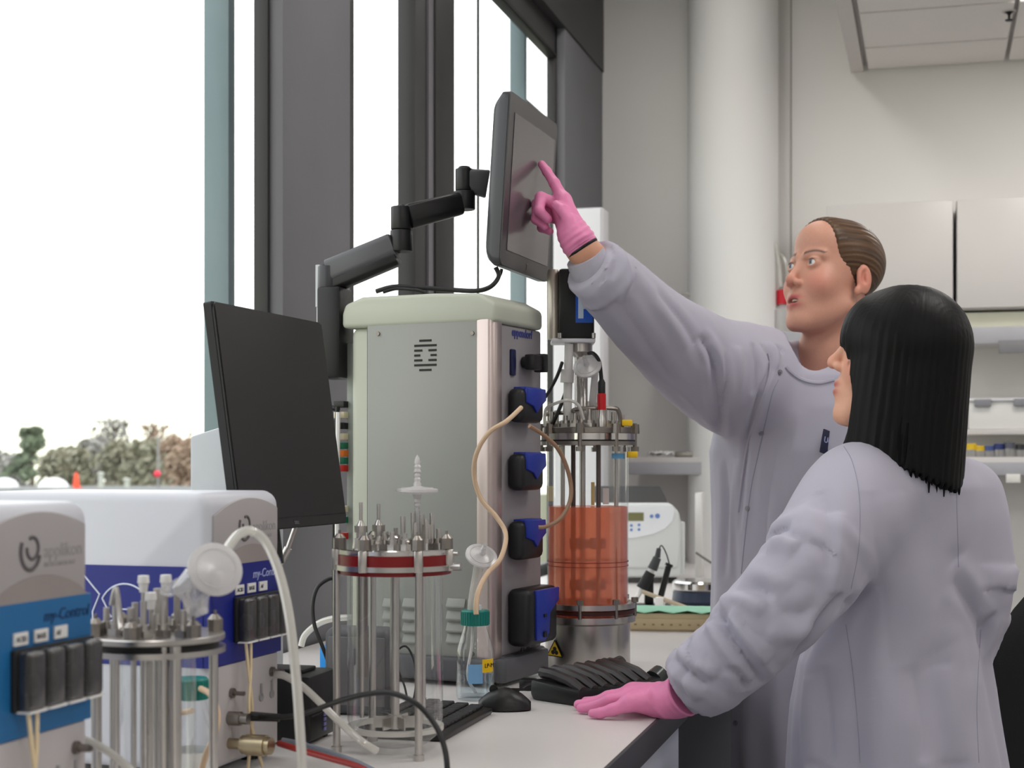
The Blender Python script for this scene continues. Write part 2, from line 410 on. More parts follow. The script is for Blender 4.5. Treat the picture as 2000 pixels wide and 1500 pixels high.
# ------------------------------------------------------------------ outside the windows
roof_m = mat('roof_felt', (122, 124, 124), .9, var=.12, scale=1.5, bump=.2, bscale=4)
dome_m = mat('rooflight_white', (240, 240, 242), .4)
ground_m = mat('ground_grass', (110, 112, 90), 1, var=.2, scale=.2)
g0 = W(200, 900, 75); struct(MB().box(-220, 120, -20, 240, -4.2, -4).build('ground', ground_m))
def far(px, d, z): p = W(px, 900, d); return Vector((p.x, p.y, z))
rb = MB(); q = [far(-700, 14, 0), far(900, 14, 0), far(1000, 44, 0), far(-400, 44, 0)]
rb.raw([(v.x, v.y, -4) for v in q] + [(v.x, v.y, .58) for v in q], [(0, 1, 2, 3), (4, 5, 6, 7), (0, 1, 5, 4), (1, 2, 6, 5), (2, 3, 7, 6), (3, 0, 4, 7)])
struct(rb.build('roof', roof_m))
for i, (px, w, d, lab) in enumerate(((8, .32, 36, 'white domed rooflight on the flat roof, cut by the edge of the view'), (104, .34, 36, 'white domed rooflight on the flat roof beside the orange cone'))):
    c = far(px, d, .58); r_ = thing('rooflight', lab, 'rooflight', c, 0, 'domed rooflights on the flat roof')
    MB().box(-w, w, -w, w, 0, .10).build('upstand', mat('rooflight_kerb', (170, 170, 170), .7), r_)
    MB().lathe([(w * 1.05, .10), (w * 1.0, .17), (w * .8, .25), (w * .45, .31), (0, .33)], 20).build('dome', dome_m, r_)
c = far(149, 40, .58); k_ = thing('traffic_cone', 'small orange cone on the flat roof outside', 'cone', c)
MB().lathe([(.10, .02), (.085, .1), (.055, .36), (.02, .42), (0, .42)], 12).build('cone', mat('cone_orange', (255, 92, 60), .6), k_)
MB().box(-.12, .12, -.12, .12, 0, .025).build('foot', mat('cone_orange', (255, 92, 60)), k_)
c = far(309, 40, .58); k_ = thing('marker_post', 'grey post with a round red marker on the flat roof', 'post', c)
MB().cyl((0, 0, 0), (0, 0, 1.35), .03).build('post', mat('post_grey', (150, 150, 148)), k_)
MB().ball((0, -.05, .38), .09).build('marker', mat('marker_red', (255, 70, 90), .5), k_)
for i, (px, h, lab) in enumerate(((197, .36, 'taller pale vent pipe between the orange cone and the grey post'), (248, .2, 'short pale vent pipe nearer the grey post'))):
    c = far(px, 41, .58); k_ = thing('vent_pipe', lab, 'vent', c)
    MB().cyl((0, 0, 0), (0, 0, h), .07).build('pipe', mat('vent_pale', (196, 200, 190)), k_)
    MB().lathe([(.1, h), (.1, h + .03), (.03, h + .06), (0, h + .06)], 12).build('cowl', mat('vent_pale', (196, 200, 190)), k_)
bark = mat('bark', (116, 104, 92), .9, var=.2, scale=3)
TD = iter((58, 88, 78, 63, 73, 83, 103, 68, 108, 58.5, 93, 64, 76))
def tree(px, d, ztop, wid, kind, lab, nleaf, lm):
    dn = next(TD); k_ = dn / d; ztop = 1.3 + (ztop - 1.3) * k_; wid *= k_; d = dn
    b = far(px, d, -4); t = thing('tree', lab, 'tree', b); H = ztop + 4; rnd = random.Random(int(px * 3 + 11))
    tr = MB(); tr.tube([(0, 0, 0), (.05, 0, H * .3), (0, .05, H * .7), (0, 0, H * .97)], [.22, .16, .08, .02], 7)
    tips = []
    nb = 26 if kind != 'bare' else 60
    for i in range(nb):
        h = H * rnd.uniform(.25, .92); a = rnd.uniform(0, 2 * PI)
        H0 = .25
        if kind == 'fir': h = H * (1 - rnd.random() ** 1.4 * .62); L = wid * (3.6 * (1 - h / H) + .22) * rnd.uniform(.7, 1.1); rise = -.1 * L
        elif kind == 'bare': L = wid * rnd.uniform(.5, 1.0) * (1.15 - .5 * h / H); rise = L * rnd.uniform(.7, 1.6)
        else: L = wid * rnd.uniform(.4, 1.0) * math.sin(PI * min(.98, h / H * .85 + .12)); rise = L * rnd.uniform(.1, .7)
        p0 = Vector((0, 0, h)); p2 = p0 + Vector((math.cos(a) * L, math.sin(a) * L, rise)); pm = (p0 + p2) / 2 + Vector((rnd.uniform(-.1, .1), rnd.uniform(-.1, .1), .08 * L))
        if p2.z > H: p2.z = H - rnd.uniform(0, .4)
        tr.tube([p0, pm, p2], [.045, .03, .012], 4); tips += [(p0, pm, p2)]
        if kind == 'bare':
            for q_ in range(4):
                s0 = pm.lerp(p2, rnd.random()); s1 = s0 + Vector((rnd.uniform(-.5, .5), rnd.uniform(-.5, .5), rnd.uniform(.2, .9))) * wid * .35
                tr.tube([s0, s1], [.014, .006], 3)
    tr.build('trunk', bark, t)
    vs, fs = [], []
    for i in range(nleaf):
        a_, b_, c_ = tips[rnd.randrange(len(tips))]; u = rnd.random(); p_ = b_.lerp(c_, u) if rnd.random() < .7 else a_.lerp(b_, .3 + .7 * u)
        s_ = wid * (.16 if kind != 'fir' else .09); p_ = p_ + Vector((rnd.gauss(0, s_), rnd.gauss(0, s_), rnd.gauss(0, s_)))
        if p_.z > H: continue
        n1 = Vector((rnd.gauss(0, 1), rnd.gauss(0, 1), rnd.gauss(0, 1))).normalized(); u_ = n1.orthogonal().normalized(); w_ = n1.cross(u_); r_ = rnd.uniform(.10, .22) * k_
        o = len(vs); vs += [p_ + u_ * r_, p_ + w_ * r_ * .6, p_ - u_ * r_, p_ - w_ * r_ * .6]; fs.append((o, o + 1, o + 2, o + 3))
    f_ = MB().raw(vs, fs).build('foliage', lm, t, recalc=False); f_['kind'] = 'stuff'
fir = mat('needles_green_hazed', (128, 140, 118), .9, var=.25, scale=2); olive = mat('leaf_olive_hazed', (158, 156, 138), .9, var=.2, scale=2); brown = mat('leaf_brown_hazed', (176, 154, 136), .9, var=.2, scale=2); grey_b = mat('leaf_grey_hazed', (164, 162, 158), .9, var=.2, scale=2)  # leaf colours lightened to stand in for haze over the distance
tree(62, 60, 2.55, .95, 'fir', 'dark green pointed evergreen tree outside, tallest of the treeline', 4200, fir)
tree(-20, 64, 1.75, 1.5, 'bush', 'grey round tree beyond the roof at the edge of the view', 3200, grey_b)
tree(20, 69, 1.75, 1.3, 'bush', 'grey tree just behind the pointed evergreen, on its darker side', 3000, grey_b)
tree(105, 65, 1.85, 1.2, 'bush', 'olive green tree close beside the pointed evergreen', 3200, olive)
tree(145, 70, 1.95, 1.3, 'bush', 'low olive tree behind the orange cone', 3200, olive)
tree(182, 64, 2.3, 1.2, 'bush', 'grey bushy tree between the cone and the post', 3400, grey_b)
tree(222, 75, 3.3, 1.3, 'bare', 'tall bare grey tree with fine twigs against the sky', 500, grey_b)
tree(236, 68, 2.3, 1.3, 'bush', 'olive bushy tree in front of the tall bare one', 3400, olive)
tree(300, 80, 3.2, 1.3, 'bare', 'bare brown tree with twigs above the grey post', 500, brown)
tree(282, 63, 2.35, 1.1, 'bush', 'greenish bush behind the red marker', 3000, olive)
tree(330, 68, 2.6, 1.3, 'bush', 'brown leafed tree just past the grey post', 3600, brown)
tree(380, 63, 2.5, 1.3, 'bush', 'brown hedge-like tree against the window fin', 3600, brown)
tree(432, 68, 2.6, 1.4, 'bush', 'brown tree seen behind the black monitor edge', 2600, brown)
# ------------------------------------------------------------------ bench along the window
XE = -.407
bench = thing('lab_bench', 'long white lab bench with dark edge running along the windows', 'bench', (-.86, 3.0, 0))
def bch(mb, name, m, **k):
    o = mb.build(name, m, None, **k); o.location = o.location - bench.location; o.parent = bench; return o
bch(MB().box(XW + .01, XE - .006, .3, YB - .01, .865, .9), 'worktop', white_lam)
bch(MB().box(XE - .006, XE, .3, YB - .01, .855, .9005), 'edge_strip', dark_edge, bevel=.0015)
for i, (y0, y1) in enumerate(((.35, 1.0), (1.02, 1.7), (1.72, 2.62))):
    bch(MB().box(-1.2, XE - .03, y0, y1, .08, .855), 'cabinet_body', grey_lam)
    bch(MB().box(XE - .03, XE - .012, y0 + .006, y1 - .006, .70, .85), 'drawer_front', grey_lam, bevel=.002)
    bch(MB().box(XE - .03, XE - .012, y0 + .006, y1 - .006, .09, .69), 'door', grey_lam, bevel=.002)
    bch(MB().tube(cr([(XE - .012, (y0 + y1) / 2 - .07, .78), (XE + .012, (y0 + y1) / 2 - .07, .78), (XE + .012, (y0 + y1) / 2 + .07, .78), (XE - .012, (y0 + y1) / 2 + .07, .78)], 5), .005, 6), 'handle', steel)
for y in (2.68, 4.2, 6.0): bch(MB().box(-1.2, -.47, y, y + .05, 0, .86), 'leg_frame', mat('leg_paint', (98, 99, 106), .5), bevel=.004)
bch(MB().box(-.52, -.47, 2.68, 6.05, .80, .86), 'rail', mat('leg_paint', (98, 99, 106), .5))
bch(MB().box(-1.15, -.46, .35, 2.62, 0, .08), 'plinth', black_mt)
# ------------------------------------------------------------------ compact bioreactor controllers at the near end
navy = mat('navy_band', (22, 34, 124), .4, var=.05); azure = mat('azure_band', (30, 104, 160), .4, var=.05)
shell_w = mat('housing_white', (204, 206, 214), .38, var=.015); panel_g = mat('panel_grey', (168, 163, 164), .5, var=.02)
logo_g = mat('logo_grey', (92, 88, 90), .6); logo_l = mat('logo_pale', (150, 146, 148), .6); art_w = mat('art_white', (222, 228, 245), .5)
smoke = clear('smoked_cover', (.30, .30, .31), base=.05, body=(74, 72, 74), bodyw=.6, rough=.25)
cream = mat('cream_tubing', (226, 206, 168), .45, var=.04); scr_m = mat('screw_steel', (130, 122, 118), .35, .9)
def controller(x, y, rz, band, word_m, lab, logo_s):
    t = thing('bioreactor_controller', lab, 'controller', (x, y, ZB), rz, 'bench bioreactor controllers with pump rows')
    w, L, H, R = .195, .36, .360, .020
    # housing profile in the side view (x depth, z height): rounded shoulder towards the front
    prof = [(-L, .012), (0, .012), (0, H - R)]
    prof += [(-R + R * math.cos(a), H - R + R * math.sin(a)) for a in [PI / 2 * i / 8 for i in range(1, 9)]] + [(-L + .02, H), (-L, H - .02)]
    MB().prism(prof, lambda u, v, q: (u, q, v), 0, w).build('housing', shell_w, t, bevel=.012, seg=3)
    for sx_, sy_ in ((-.03, .03), (-.03, w - .03), (-L + .03, .03), (-L + .03, w - .03)): MB().cyl((sx_, sy_, 0), (sx_, sy_, .014), .012).build('foot', rubber, t)
    z0, z1 = .143, .268
    # front inlay: grey arched face with a hollow above the band
    arch = [(.014, z1 - .004)] + [(.012, H - .062)]
    for i in range(0, 13):
        u = i / 12; arch.append((.012 + (w - .024) * u, H - .034 + .030 * math.sin(PI * (.12 + .78 * u)) ** .8 - .008 * (1 - u)))
    arch += [(w - .012, H - .07), (w - .014, z1 - .004)]
    MB().prism(arch, lambda u, v, q: (q, u, v), -.002, .0035).build('fascia', panel_g, t, bevel=.0015)
    hol = [(.03, z1)] + [(.03 + .155 * i / 10, z1 + .024 * math.sin(PI * i / 10) ** .7) for i in range(1, 10)] + [(.185, z1)]
    MB().prism(hol, lambda u, v, q: (q, u, v), .003, .0042).build('recess', mat('recess_grey', (150, 142, 140), .7), t)
    lowf = MB().box(-.001, .003, .012, w - .012, .02, z0 - .001); lowf.build('lower_fascia', mat('panel_low', (182, 177, 178), .5), t, bevel=.001)
    # colour band wraps the front and the side
    b = MB().box(-.001, .0042, .004, w - .004, z0, z1); b.box(-L + .006, -.004, -.0015, .01, z0, z1); b.box(-.006, .0042, -.0015, .006, z0, z1)
    bd = b.build('colour_band', band, t)
    # line art on the side band
    def art(pts, r=.0011): MB().tube([(p[0], -.0018, p[1]) for p in pts], r, 5).build('line_art', art_w, t)
    for cx in (-.116, -.262):
        cz = .207
        art([(cx + .038 * math.cos(a), cz + .038 * math.sin(a)) for a in [math.radians(150 - 8 * i) for i in range(33)]])
        art([(cx - .033, cz + .019), (cx - .020, cz - .004), (cx - .006, cz + .006), (cx + .006, cz + .006)])
        art([(cx - .012 + .015 * math.cos(a), cz - .022 + .015 * math.sin(a)) for a in [math.radians(190 - 10 * i) for i in range(20)]])
        art([(cx - .062, cz + .050), (cx - .037, cz + .024), (cx - .047, cz + .002), (cx - .046, cz - .024), (cx - .030, cz - .046)])
        art([(cx + .030, cz - .030), (cx + .042, cz - .044), (cx + .060, cz - .044)])
    # emblem: open ring inside an open ring
    ey, ez = .090, .316; er = .0150
    def ring(r, a0, a1, th, cy, cz):
        MB().tube([(.0036, cy + r * math.cos(math.radians(a0 + (a1 - a0) * i / 24)), cz + 1.15 * r * math.sin(math.radians(a0 + (a1 - a0) * i / 24))) for i in range(25)], th, 6).build('emblem', logo_g, t)
    ring(er, 150, 345, .0021, ey, ez - .001); ring(er * .60, 120, -185, .0018, ey + .0035, ez + .002)
    M = frame((.0036, .112, .308), (0, 1, 0), (0, 0, 1)); text('applikon', .019, logo_l, t, M)
    M = frame((.0036, .112, .299), (0, 1, 0), (0, 0, 1)); text('BIOTECHNOLOGY', .0062, logo_l, t, M)
    M = frame((.0045, .110, z1 - .021), (0, 1, 0), (0, 0, 1)); text('my-Control', .0160, word_m, t, M, shear=.2)
    # pump row
    MB().box(.004, .010, .058, .190, .168, .226).build('pump_back', black_mt, t, bevel=.002)
    for i in range(4):
        y0 = .061 + i * .032
        p = MB().box(.007, .023, y0, y0 + .029, .169, .224).build('pump', smoke, t, bevel=.005, seg=3)
        MB().cyl((.009, y0 + .0145, .193), (.018, y0 + .0145, .193), .0105).build('rotor', steel_d, p)
        MB().box(.008, .0235, y0 + .001, y0 + .028, .1675, .1695).build('sill', white_pl, p)
        if i < 3:
            q = MB().box(.0046, .0066, y0 + .001, y0 + .022, .229, .241).build('pump_label', white_pl, t)
            text(('ACID', 'BASE', 'AF')[i], .007, ink, q, frame((.0068, y0 + .003, .2325), (0, 1, 0), (0, 0, 1)))
    MB().tube(cr([(.016, .069, .17), (.018, .073, .13), (.018, .083, .075), (.018, .071, .004)], 6), .0022, 6).build('pump_tube', cream, t)
    MB().tube(cr([(.016, .083, .17), (.018, .079, .13), (.021, .070, .075), (.022, .103, .004)], 6), .0022, 6).build('pump_tube', cream, t)
    # lower fascia fittings
    for y_, z_ in ((.055, .105), (.165, .118)):
        MB().cyl((.003, y_, z_), (.022, y_, z_), .0028).cyl((.003, y_, z_), (.007, y_, z_), .0065).build('thumb_screw', scr_m, t)
    MB().cyl((.003, .165, .118), (.02, .165, .118), .004, n=8).build('gas_outlet', steel_d, t)
    for y_ in (.135, .165): MB().cyl((.003, y_, .088), (.005, y_, .088), .0055).box(.003, .005, y_ - .002, y_ + .002, .088, .106).build('socket_mark', mat('mark_grey', (150, 148, 150)), t)
    c_ = MB().cyl((.003, .05, .074), (.02, .05, .074), .009).cyl((.02, .05, .074), (.030, .05, .074), .007).build('probe_socket', steel_d, t)
    m_ = MB().cyl((.003, .05, .042), (.022, .05, .042), .007).cyl((.022, .05, .042), (.028, .05, .042), .012).cyl((.028, .05, .042), (.055, .05, .042), .0135).cyl((.055, .05, .042), (.062, .05, .042), .011)
    m_.build('valve', mat('brass_nickel', (172, 158, 130), .3, .9, var=.2, scale=60), t)
    return t
B1 = W(160, 900, 1.545); A2 = W(405, 900, 1.90)
ct2 = controller(A2.x, A2.y, math.radians(-3), navy, mat('word_pale', (170, 178, 220), .5), 'white bioreactor controller with dark navy band, below the black monitor', 1)
ct1 = controller(B1.x + .003, B1.y - .197, math.radians(-2), azure, mat('word_navy', (16, 40, 84), .5), 'white bioreactor controller with light azure band, nearest the camera', 1)
# ------------------------------------------------------------------ vessels
def disc(r, z0, z1, bev=.0012): return [(0, z0), (r - bev, z0), (r, z0 + bev), (r, z1 - bev), (r - bev, z1), (0, z1)]
def annulus(ri, ro, z0, z1): return [(ri, z0), (ro, z0), (ro, z1), (ri, z1)]
def knob(mb, x, y, z, r=.0085, h=.018, n=8):
    mb.cyl((x, y, z), (x, y, z + h * .72), r, r, n).cyl((x, y, z + h * .72), (x, y, z + h), r, r * .45, n).cyl((x, y, z + h), (x, y, z + h * 1.25), r * .22, n=6)
def port(mb, x, y, z, h, r=.0045, cap=0):
    mb.cyl((x, y, z), (x, y, z + .007), r * 2.1, n=6).cyl((x, y, z + .007), (x, y, z + .013), r * 1.5).cyl((x, y, z + .013), (x, y, z + h), r * .8)
# near small vessel in front of the azure and navy controllers
c = W(305, 900, 1.65); vA = thing('bioreactor_vessel', 'small glass bioreactor with bare steel posts between the two banded controllers', 'bioreactor', (c.x, c.y, ZB), TH)
zp = .208
MB().lathe(disc(.073, zp, zp + .007), 48).build('head_plate', steel, vA)
MB().lathe(annulus(.045, .0735, zp - .013, zp - .007), 48, close=True).build('clamp_ring', steel, vA)
MB().lathe(annulus(.040, .066, zp - .007, zp), 40, close=True).build('seal', black_mt, vA)
for i in range(6):
    a = math.radians(-168 + 60 * i + 8); k_ = MB(); knob(k_, .063 * math.cos(a), .063 * math.sin(a), zp + .007); k_.build('thumb_nut', steel_d, vA)
for i, (a, r, rr) in enumerate(((-170, .062, .0055), (-118, .062, .0035), (-95, .035, .0055), (-70, .062, .005), (-60, .066, .0065), (-128, .03, .003), (170, .05, .003), (30, .064, .005), (110, .064, .005))):
    a = math.radians(a); MB().cyl((r * math.cos(a), r * math.sin(a), .0 if rr > .0045 else .05), (r * math.cos(a), r * math.sin(a), zp), rr, n=12).build('post', steel, vA)
MB().lathe([(.042, zp - .008), (.042, .04), (.034, .018), (.016, .008), (0, .006)], 40).build('glass_jar', glass, vA)
MB().cyl((.002, 0, .03), (.002, 0, zp + .055), .005).cyl((.002, 0, zp + .007), (.002, 0, zp + .028), .011, .009).build('stirrer_shaft', steel, vA)
im = MB().cyl((.002, 0, .03), (.002, 0, .04), .009)
for i in range(4):
    a = i * PI / 2; im.M = Matrix.Translation((.002, 0, .035)) @ Matrix.Rotation(a, 4, 'Z') @ Matrix.Rotation(.7, 4, 'X'); im.box(.008, .024, -.008, .008, -.0008, .0008)
im.build('impeller', steel, vA)
for x, y, h in ((-.038, -.022, .042), (-.02, -.03, .03), (-.004, -.04, .038), (.014, -.03, .045), (.018, .02, .05), (.03, .012, .055), (-.03, .03, .03), (.0, .04, .046), (-.052, -.004, .028), (.036, -.034, .028)):
    p_ = MB(); port(p_, x, y, zp + .007, h); p_.build('port', steel, vA)
for x, y, h in ((-.016, .01, .062), (.006, .02, .062), (-.002, -.016, .046)):
    s_ = MB().cyl((x, y, zp + .007), (x, y, zp + h - .012), .0024).build('sample_tube', steel, vA)
    MB().cyl((x, y, zp + h - .012), (x, y, zp + h - .002), .0042, .0055).cyl((x, y, zp + h - .002), (x, y, zp + h + .006), .0066, .006, 8).build('luer_cap', white_pl, s_)
MB().tube(cr([(-.04, -.03, zp + .04), (-.034, -.035, zp + .058), (-.03, -.036, zp + .03), (-.026, -.045, zp + .016)], 5), .0028, 7).build('bent_pipe', steel, vA)
# vent filter disc on the near vessel
def filt(name, lab, ctr, axis, r, nip, group=None, sides=(1, -1)):
    f = thing(name, lab, 'filter', ctr, 0, group); ax = Vector(axis).normalized(); q = ax.to_track_quat('Z', 'Y').to_matrix().to_4x4()
    def P(mb, nm, m): o = mb.build(nm, m, f); o.data.transform(q); return o
    P(MB().lathe([(0, -.006), (r * .2, -.006), (r * .35, -.005), (r * .93, -.0025), (r, -.0018), (r, .0018), (r * .93, .0025), (r * .35, .005), (r * .2, .006), (0, .006)], 36), 'filter_disc', frost)
    for s_ in sides:
        P(MB().lathe([(r * .2, s_ * .004), (.0055, s_ * .010), (.0042, s_ * .012), (.0046, s_ * .016), (.0034, s_ * .018), (.0044, s_ * .021), (.0030, s_ * .024), (.0038, s_ * .028), (.0024, s_ * nip), (0, s_ * nip)], 14), 'nozzle', frost)
    P(MB().lathe(annulus(r * .72, r * .76, .0032, .0042), 36, close=True), 'rib', frost)
    return f
fc = W(420, 1112, 1.60)
fA = filt('vent_filter', 'large milky vent filter disc tilted above the near small vessel', fc, cv(.45, -.80, .40), .0290, .036, None, (-1,))
sl = MB()
for i in range(5):
    sl.tube(cr([W(372 + 7 * i, 1205 - 3 * i, 1.62), W(368 + 8 * i, 1180 - 2 * i, 1.60), W(352 + 14 * i, 1150 + 6 * (i % 2), 1.59), W(380 + 10 * i, 1118 + 4 * i, 1.60)], 6), .0042, 8)
sl.tube([W(342, 1160, 1.6), W(334, 1150, 1.6), W(328, 1142, 1.6)], [.006, .011, .012], 10)
sl.tube([W(380, 1130, 1.6), W(366, 1142, 1.595), W(340, 1156, 1.59)], [.014, .012, .006], 10)
tag(sl.build('tube_bundle', clearpl), 'crumpled clear film and thin tubes gathered under the milky filter disc', 'tubing')
def hose(name, pts, r, m, lab, cat='tube', n=10, seg=8):
    return tag(MB().tube(cr(pts, seg), r, n).build(name, m), lab, cat)
hose('silicone_tube', [W(432, 1094, 1.63), W(446, 1068, 1.68), W(466, 1044, 1.74), W(490, 1037, 1.78), W(518, 1058, 1.78), W(545, 1118, 1.76), W(564, 1200, 1.74), W(576, 1300, 1.72), W(584, 1400, 1.70), W(588, 1520, 1.68), W(560, 1575, 1.72)], .0056, silicone, 'thick white silicone tube arching from the milky filter down past the navy controller')
# green capped bottle behind the near vessel
def bottle(name, lab, loc, r, h, liq, cap_m, group=None, lab_m=None, capr=None, neck=.45):
    t = thing(name, lab, 'bottle', loc, 0, group); capr = capr or r * .55; hb = h * .60; nk = capr * .86
    prof = [(0, .004), (r * .9, 0), (r, .006), (r, hb - .01), (r * .93, hb), (nk, h * .80), (nk, h * .86)]
    MB().lathe(prof, 36).build('glass_body', glass, t)
    MB().lathe([(0, .006), (r * .96, .006), (r * .96, hb * liq), (0, hb * liq)], 32).build('liquid', clear('water_' + name, (.86, .93, .97), base=.05), t)
    cp = MB(); n = 40
    pr = []
    cp.lathe([(capr, h * .83), (capr, h * .985), (capr * .9, h), (0, h)], 40); cb = cp.build('cap', cap_m, t)
    g = MB()
    for i in range(30):
        a = 2 * PI * i / 30; g.cyl((capr * math.cos(a), capr * math.sin(a), h * .835), (capr * math.cos(a), capr * math.sin(a), h * .975), capr * .05, n=5)
    o = g.build('cap_grip', cap_m, t); o['kind'] = 'stuff'
    return t
teal = mat('teal_cap', (16, 122, 112), .35, var=.04)
c = W(374, 900, 1.80); bA = bottle('reagent_bottle', 'small glass bottle with dark green cap behind the near vessel posts', (c.x, c.y, ZB), .027, .146, .35, teal, None, capr=.0195)
b_ = MB().lathe([(.0275, .022), (.0275, .062)], 32); b_.f = [f for f in b_.f if len(f) == 4]; b_.build('paper_label', mat('paper_label', (222, 224, 226), .6), bA)
hose('tan_tube', [W(330, 1240, 1.76), W(322, 1290, 1.74), W(316, 1340, 1.74), W(322, 1380, 1.76), W(345, 1392, 1.78), W(376, 1388, 1.77)], .0034, tan_tube, 'tan tube looping on the window side of the small green capped bottle')
hose('tan_tube', [W(392, 1345, 1.78), W(412, 1358, 1.75), W(425, 1395, 1.73), W(420, 1435, 1.72), W(404, 1470, 1.72), W(392, 1510, 1.73)], .0036, tan_tube, 'tan tube curving down beside the yellow hazard tag')
pt = W(404, 1468, 1.735); py = thing('hazard_tag', 'yellow hazard tag with black print standing behind the near vessel', 'tag', W(404, 1545, 1.735), TH - .1)
py.location.z = ZB
MB().prism([(-.012, 0), (.016, 0), (.016, .03), (.009, .045), (-.004, .045), (-.012, .03)], lambda u, v, q: (u, q, v), 0, .002).build('plate', yellow, py)
text('BIO', .012, ink, py, frame((-.009, -.0004, .026), (1, 0, 0), (0, 0, 1))); text('HAZ', .010, ink, py, frame((-.009, -.0004, .012), (1, 0, 0), (0, 0, 1)))
# hoses of the controllers
hose('gas_tube', [W(152, 1440, 1.55), W(166, 1444, 1.54), W(196, 1458, 1.52), W(232, 1484, 1.50), W(265, 1515, 1.48), W(300, 1560, 1.48)], .0040, silicone, 'white gas tube leaving the azure controller towards the bench')
hose('gas_tube', [W(540, 1318, 2.05), W(556, 1320, 2.03), W(590, 1340, 2.01), W(625, 1372, 1.99), W(655, 1402, 1.985), W(685, 1430, 1.975), W(712, 1452, 1.96), W(735, 1466, 1.97)], .0050, silicone, 'white gas tube from the navy controller to the foot of the middle vessel')
hose('probe_cable', [W(497, 1400, 1.96), W(520, 1400, 1.95), W(560, 1400, 1.93), W(600, 1392, 1.90), W(660, 1370, 1.86), W(715, 1356, 1.83), W(765, 1354, 1.81), W(815, 1376, 1.79), W(850, 1416, 1.78), W(868, 1460, 1.77), W(874, 1510, 1.76), W(872, 1570, 1.76)], .0034, rubber, 'black probe cable arching from the navy controller across the middle vessel', 'cable')
tag(MB().cyl(W(490, 1399, 1.96), W(546, 1402, 1.955), .0062, .0052).build('cable_plug', black_pl), 'black cable plug in the front socket of the navy controller', 'plug')
hose('red_hose', [W(545, 1452, 1.96), W(580, 1463, 1.93), W(640, 1480, 1.90), W(700, 1498, 1.87), W(760, 1530, 1.84)], .0040, mat('red_hose', (142, 32, 26), .35, var=.1), 'dark red hose running from the navy controller valve along the bench')
hose('grey_hose', [W(552, 1446, 1.99), W(590, 1454, 1.97), W(650, 1472, 1.93), W(712, 1496, 1.90), W(770, 1530, 1.87)], .0036, mat('grey_hose', (116, 124, 134), .3), 'blue grey hose lying just behind the dark red hose')
# ------------------------------------------------------------------ middle vessel: glass on four rods under a red sealed head
c = W(772, 900, 2.12); vB = thing('bioreactor_vessel', 'empty glass bioreactor with red sealing rings and crowded steel head in front of the tower', 'bioreactor', (c.x, c.y, ZB), TH)
red_s = mat('red_seal', (124, 10, 14), .35, var=.06); zp = .268
MB().lathe(disc(.080, zp + .004, zp + .012), 56).build('head_plate', chrome, vB)
MB().lathe(annulus(.05, .079, zp - .010, zp + .004), 56, close=True).build('seal', red_s, vB)
MB().lathe(annulus(.058, .0825, zp - .017, zp - .010), 56, close=True).build('clamp_ring', steel, vB)
MB().lathe(annulus(.058, .077, zp - .023, zp - .017), 56, close=True).build('seal', red_s, vB)
for a, hh in ((-172, 1), (-63, 1), (-20, 0), (118, 1), (60, 0), (-118, 0)):
    a = math.radians(a); x, y = .0805 * math.cos(a), .0805 * math.sin(a)
    MB().box(x - .006, x + .006, y - .006, y + .006, zp - .018, zp + .012).build('lug', steel, vB, bevel=.002)
    if hh: MB().cyl((x, y, 0), (x, y, zp - .01), .0052).cyl((x, y, 0), (x, y, .008), .0075).build('post', steel, vB)
    k_ = MB(); knob(k_, x * .95, y * .95, zp + .012, .0088, .020); k_.build('thumb_nut', steel_d, vB)
a = math.radians(-20); MB().cyl((.082 * math.cos(a), .082 * math.sin(a), zp - .012), (.098 * math.cos(a), .098 * math.sin(a), zp - .012), .0055).build('side_stud', steel, vB)
MB().cyl((.08 * math.cos(a), .08 * math.sin(a), zp + .006), (.094 * math.cos(a), .094 * math.sin(a), zp + .006), .0035).build('side_stud', steel, vB)
MB().lathe([(.066, zp - .02), (.066, .045), (.060, .024), (.045, .012), (.02, .006), (0, .005)], 48).build('glass_jar', glass, vB)
MB().lathe(annulus(.055, .067, .030, .036), 48, close=True).build('foot_ring', silicone, vB)
MB().cyl((0, 0, .03), (0, 0, zp + .03), .0058).cyl((0, 0, zp + .01), (0, 0, zp + .03), .014, .011).build('stirrer_shaft', steel, vB)
im = MB().cyl((0, 0, .032), (0, 0, .05), .010)
for i in range(6):
    im.M = Matrix.Translation((0, 0, .04)) @ Matrix.Rotation(i * PI / 3, 4, 'Z'); im.box(.009, .030, -.001, .001, -.008, .008)
im.build('impeller', steel, vB)
for a, r in ((-150, .05), (-35, .05), (100, .048)):
    a = math.radians(a); MB().cyl((r * math.cos(a), r * math.sin(a), .05), (r * math.cos(a), r * math.sin(a), zp + .006), .0028).build('dip_tube', steel, vB)
MB().cyl((-.047, .012, .10), (-.047, .012, zp), .008).build('probe', steel_d, vB)
for x, y, h, r in ((-.046, -.014, .075, .0075), (-.024, .012, .072, .0075)):
    MB().cyl((x, y, zp + .012), (x, y, zp + .026), r * 1.55, r * 1.3, 8).cyl((x, y, zp + .026), (x, y, zp + .034), r * .9).cyl((x, y, zp + .034), (x, y, zp + .043), r * 1.2, n=10).cyl((x, y, zp + .043), (x, y, zp + .05), r * .8, .003).cyl((x, y, zp + .05), (x, y, zp + h), .0024).build('gland', steel, vB)
for x, y, h in ((-.012, -.03, .022), (.000, -.052, .024), (.012, -.02, .044), (.024, .012, .048), (.03, -.03, .036), (.036, .01, .046), (.044, -.018, .040), (.05, .016, .047), (-.002, .036, .026), (.016, -.044, .022), (.028, .038, .03), (-.03, -.046, .020), (-.016, .05, .02), (.06, -.002, .026)):
    p_ = MB(); port(p_, x, y, zp + .012, h, .0042); p_.build('port', steel, vB)
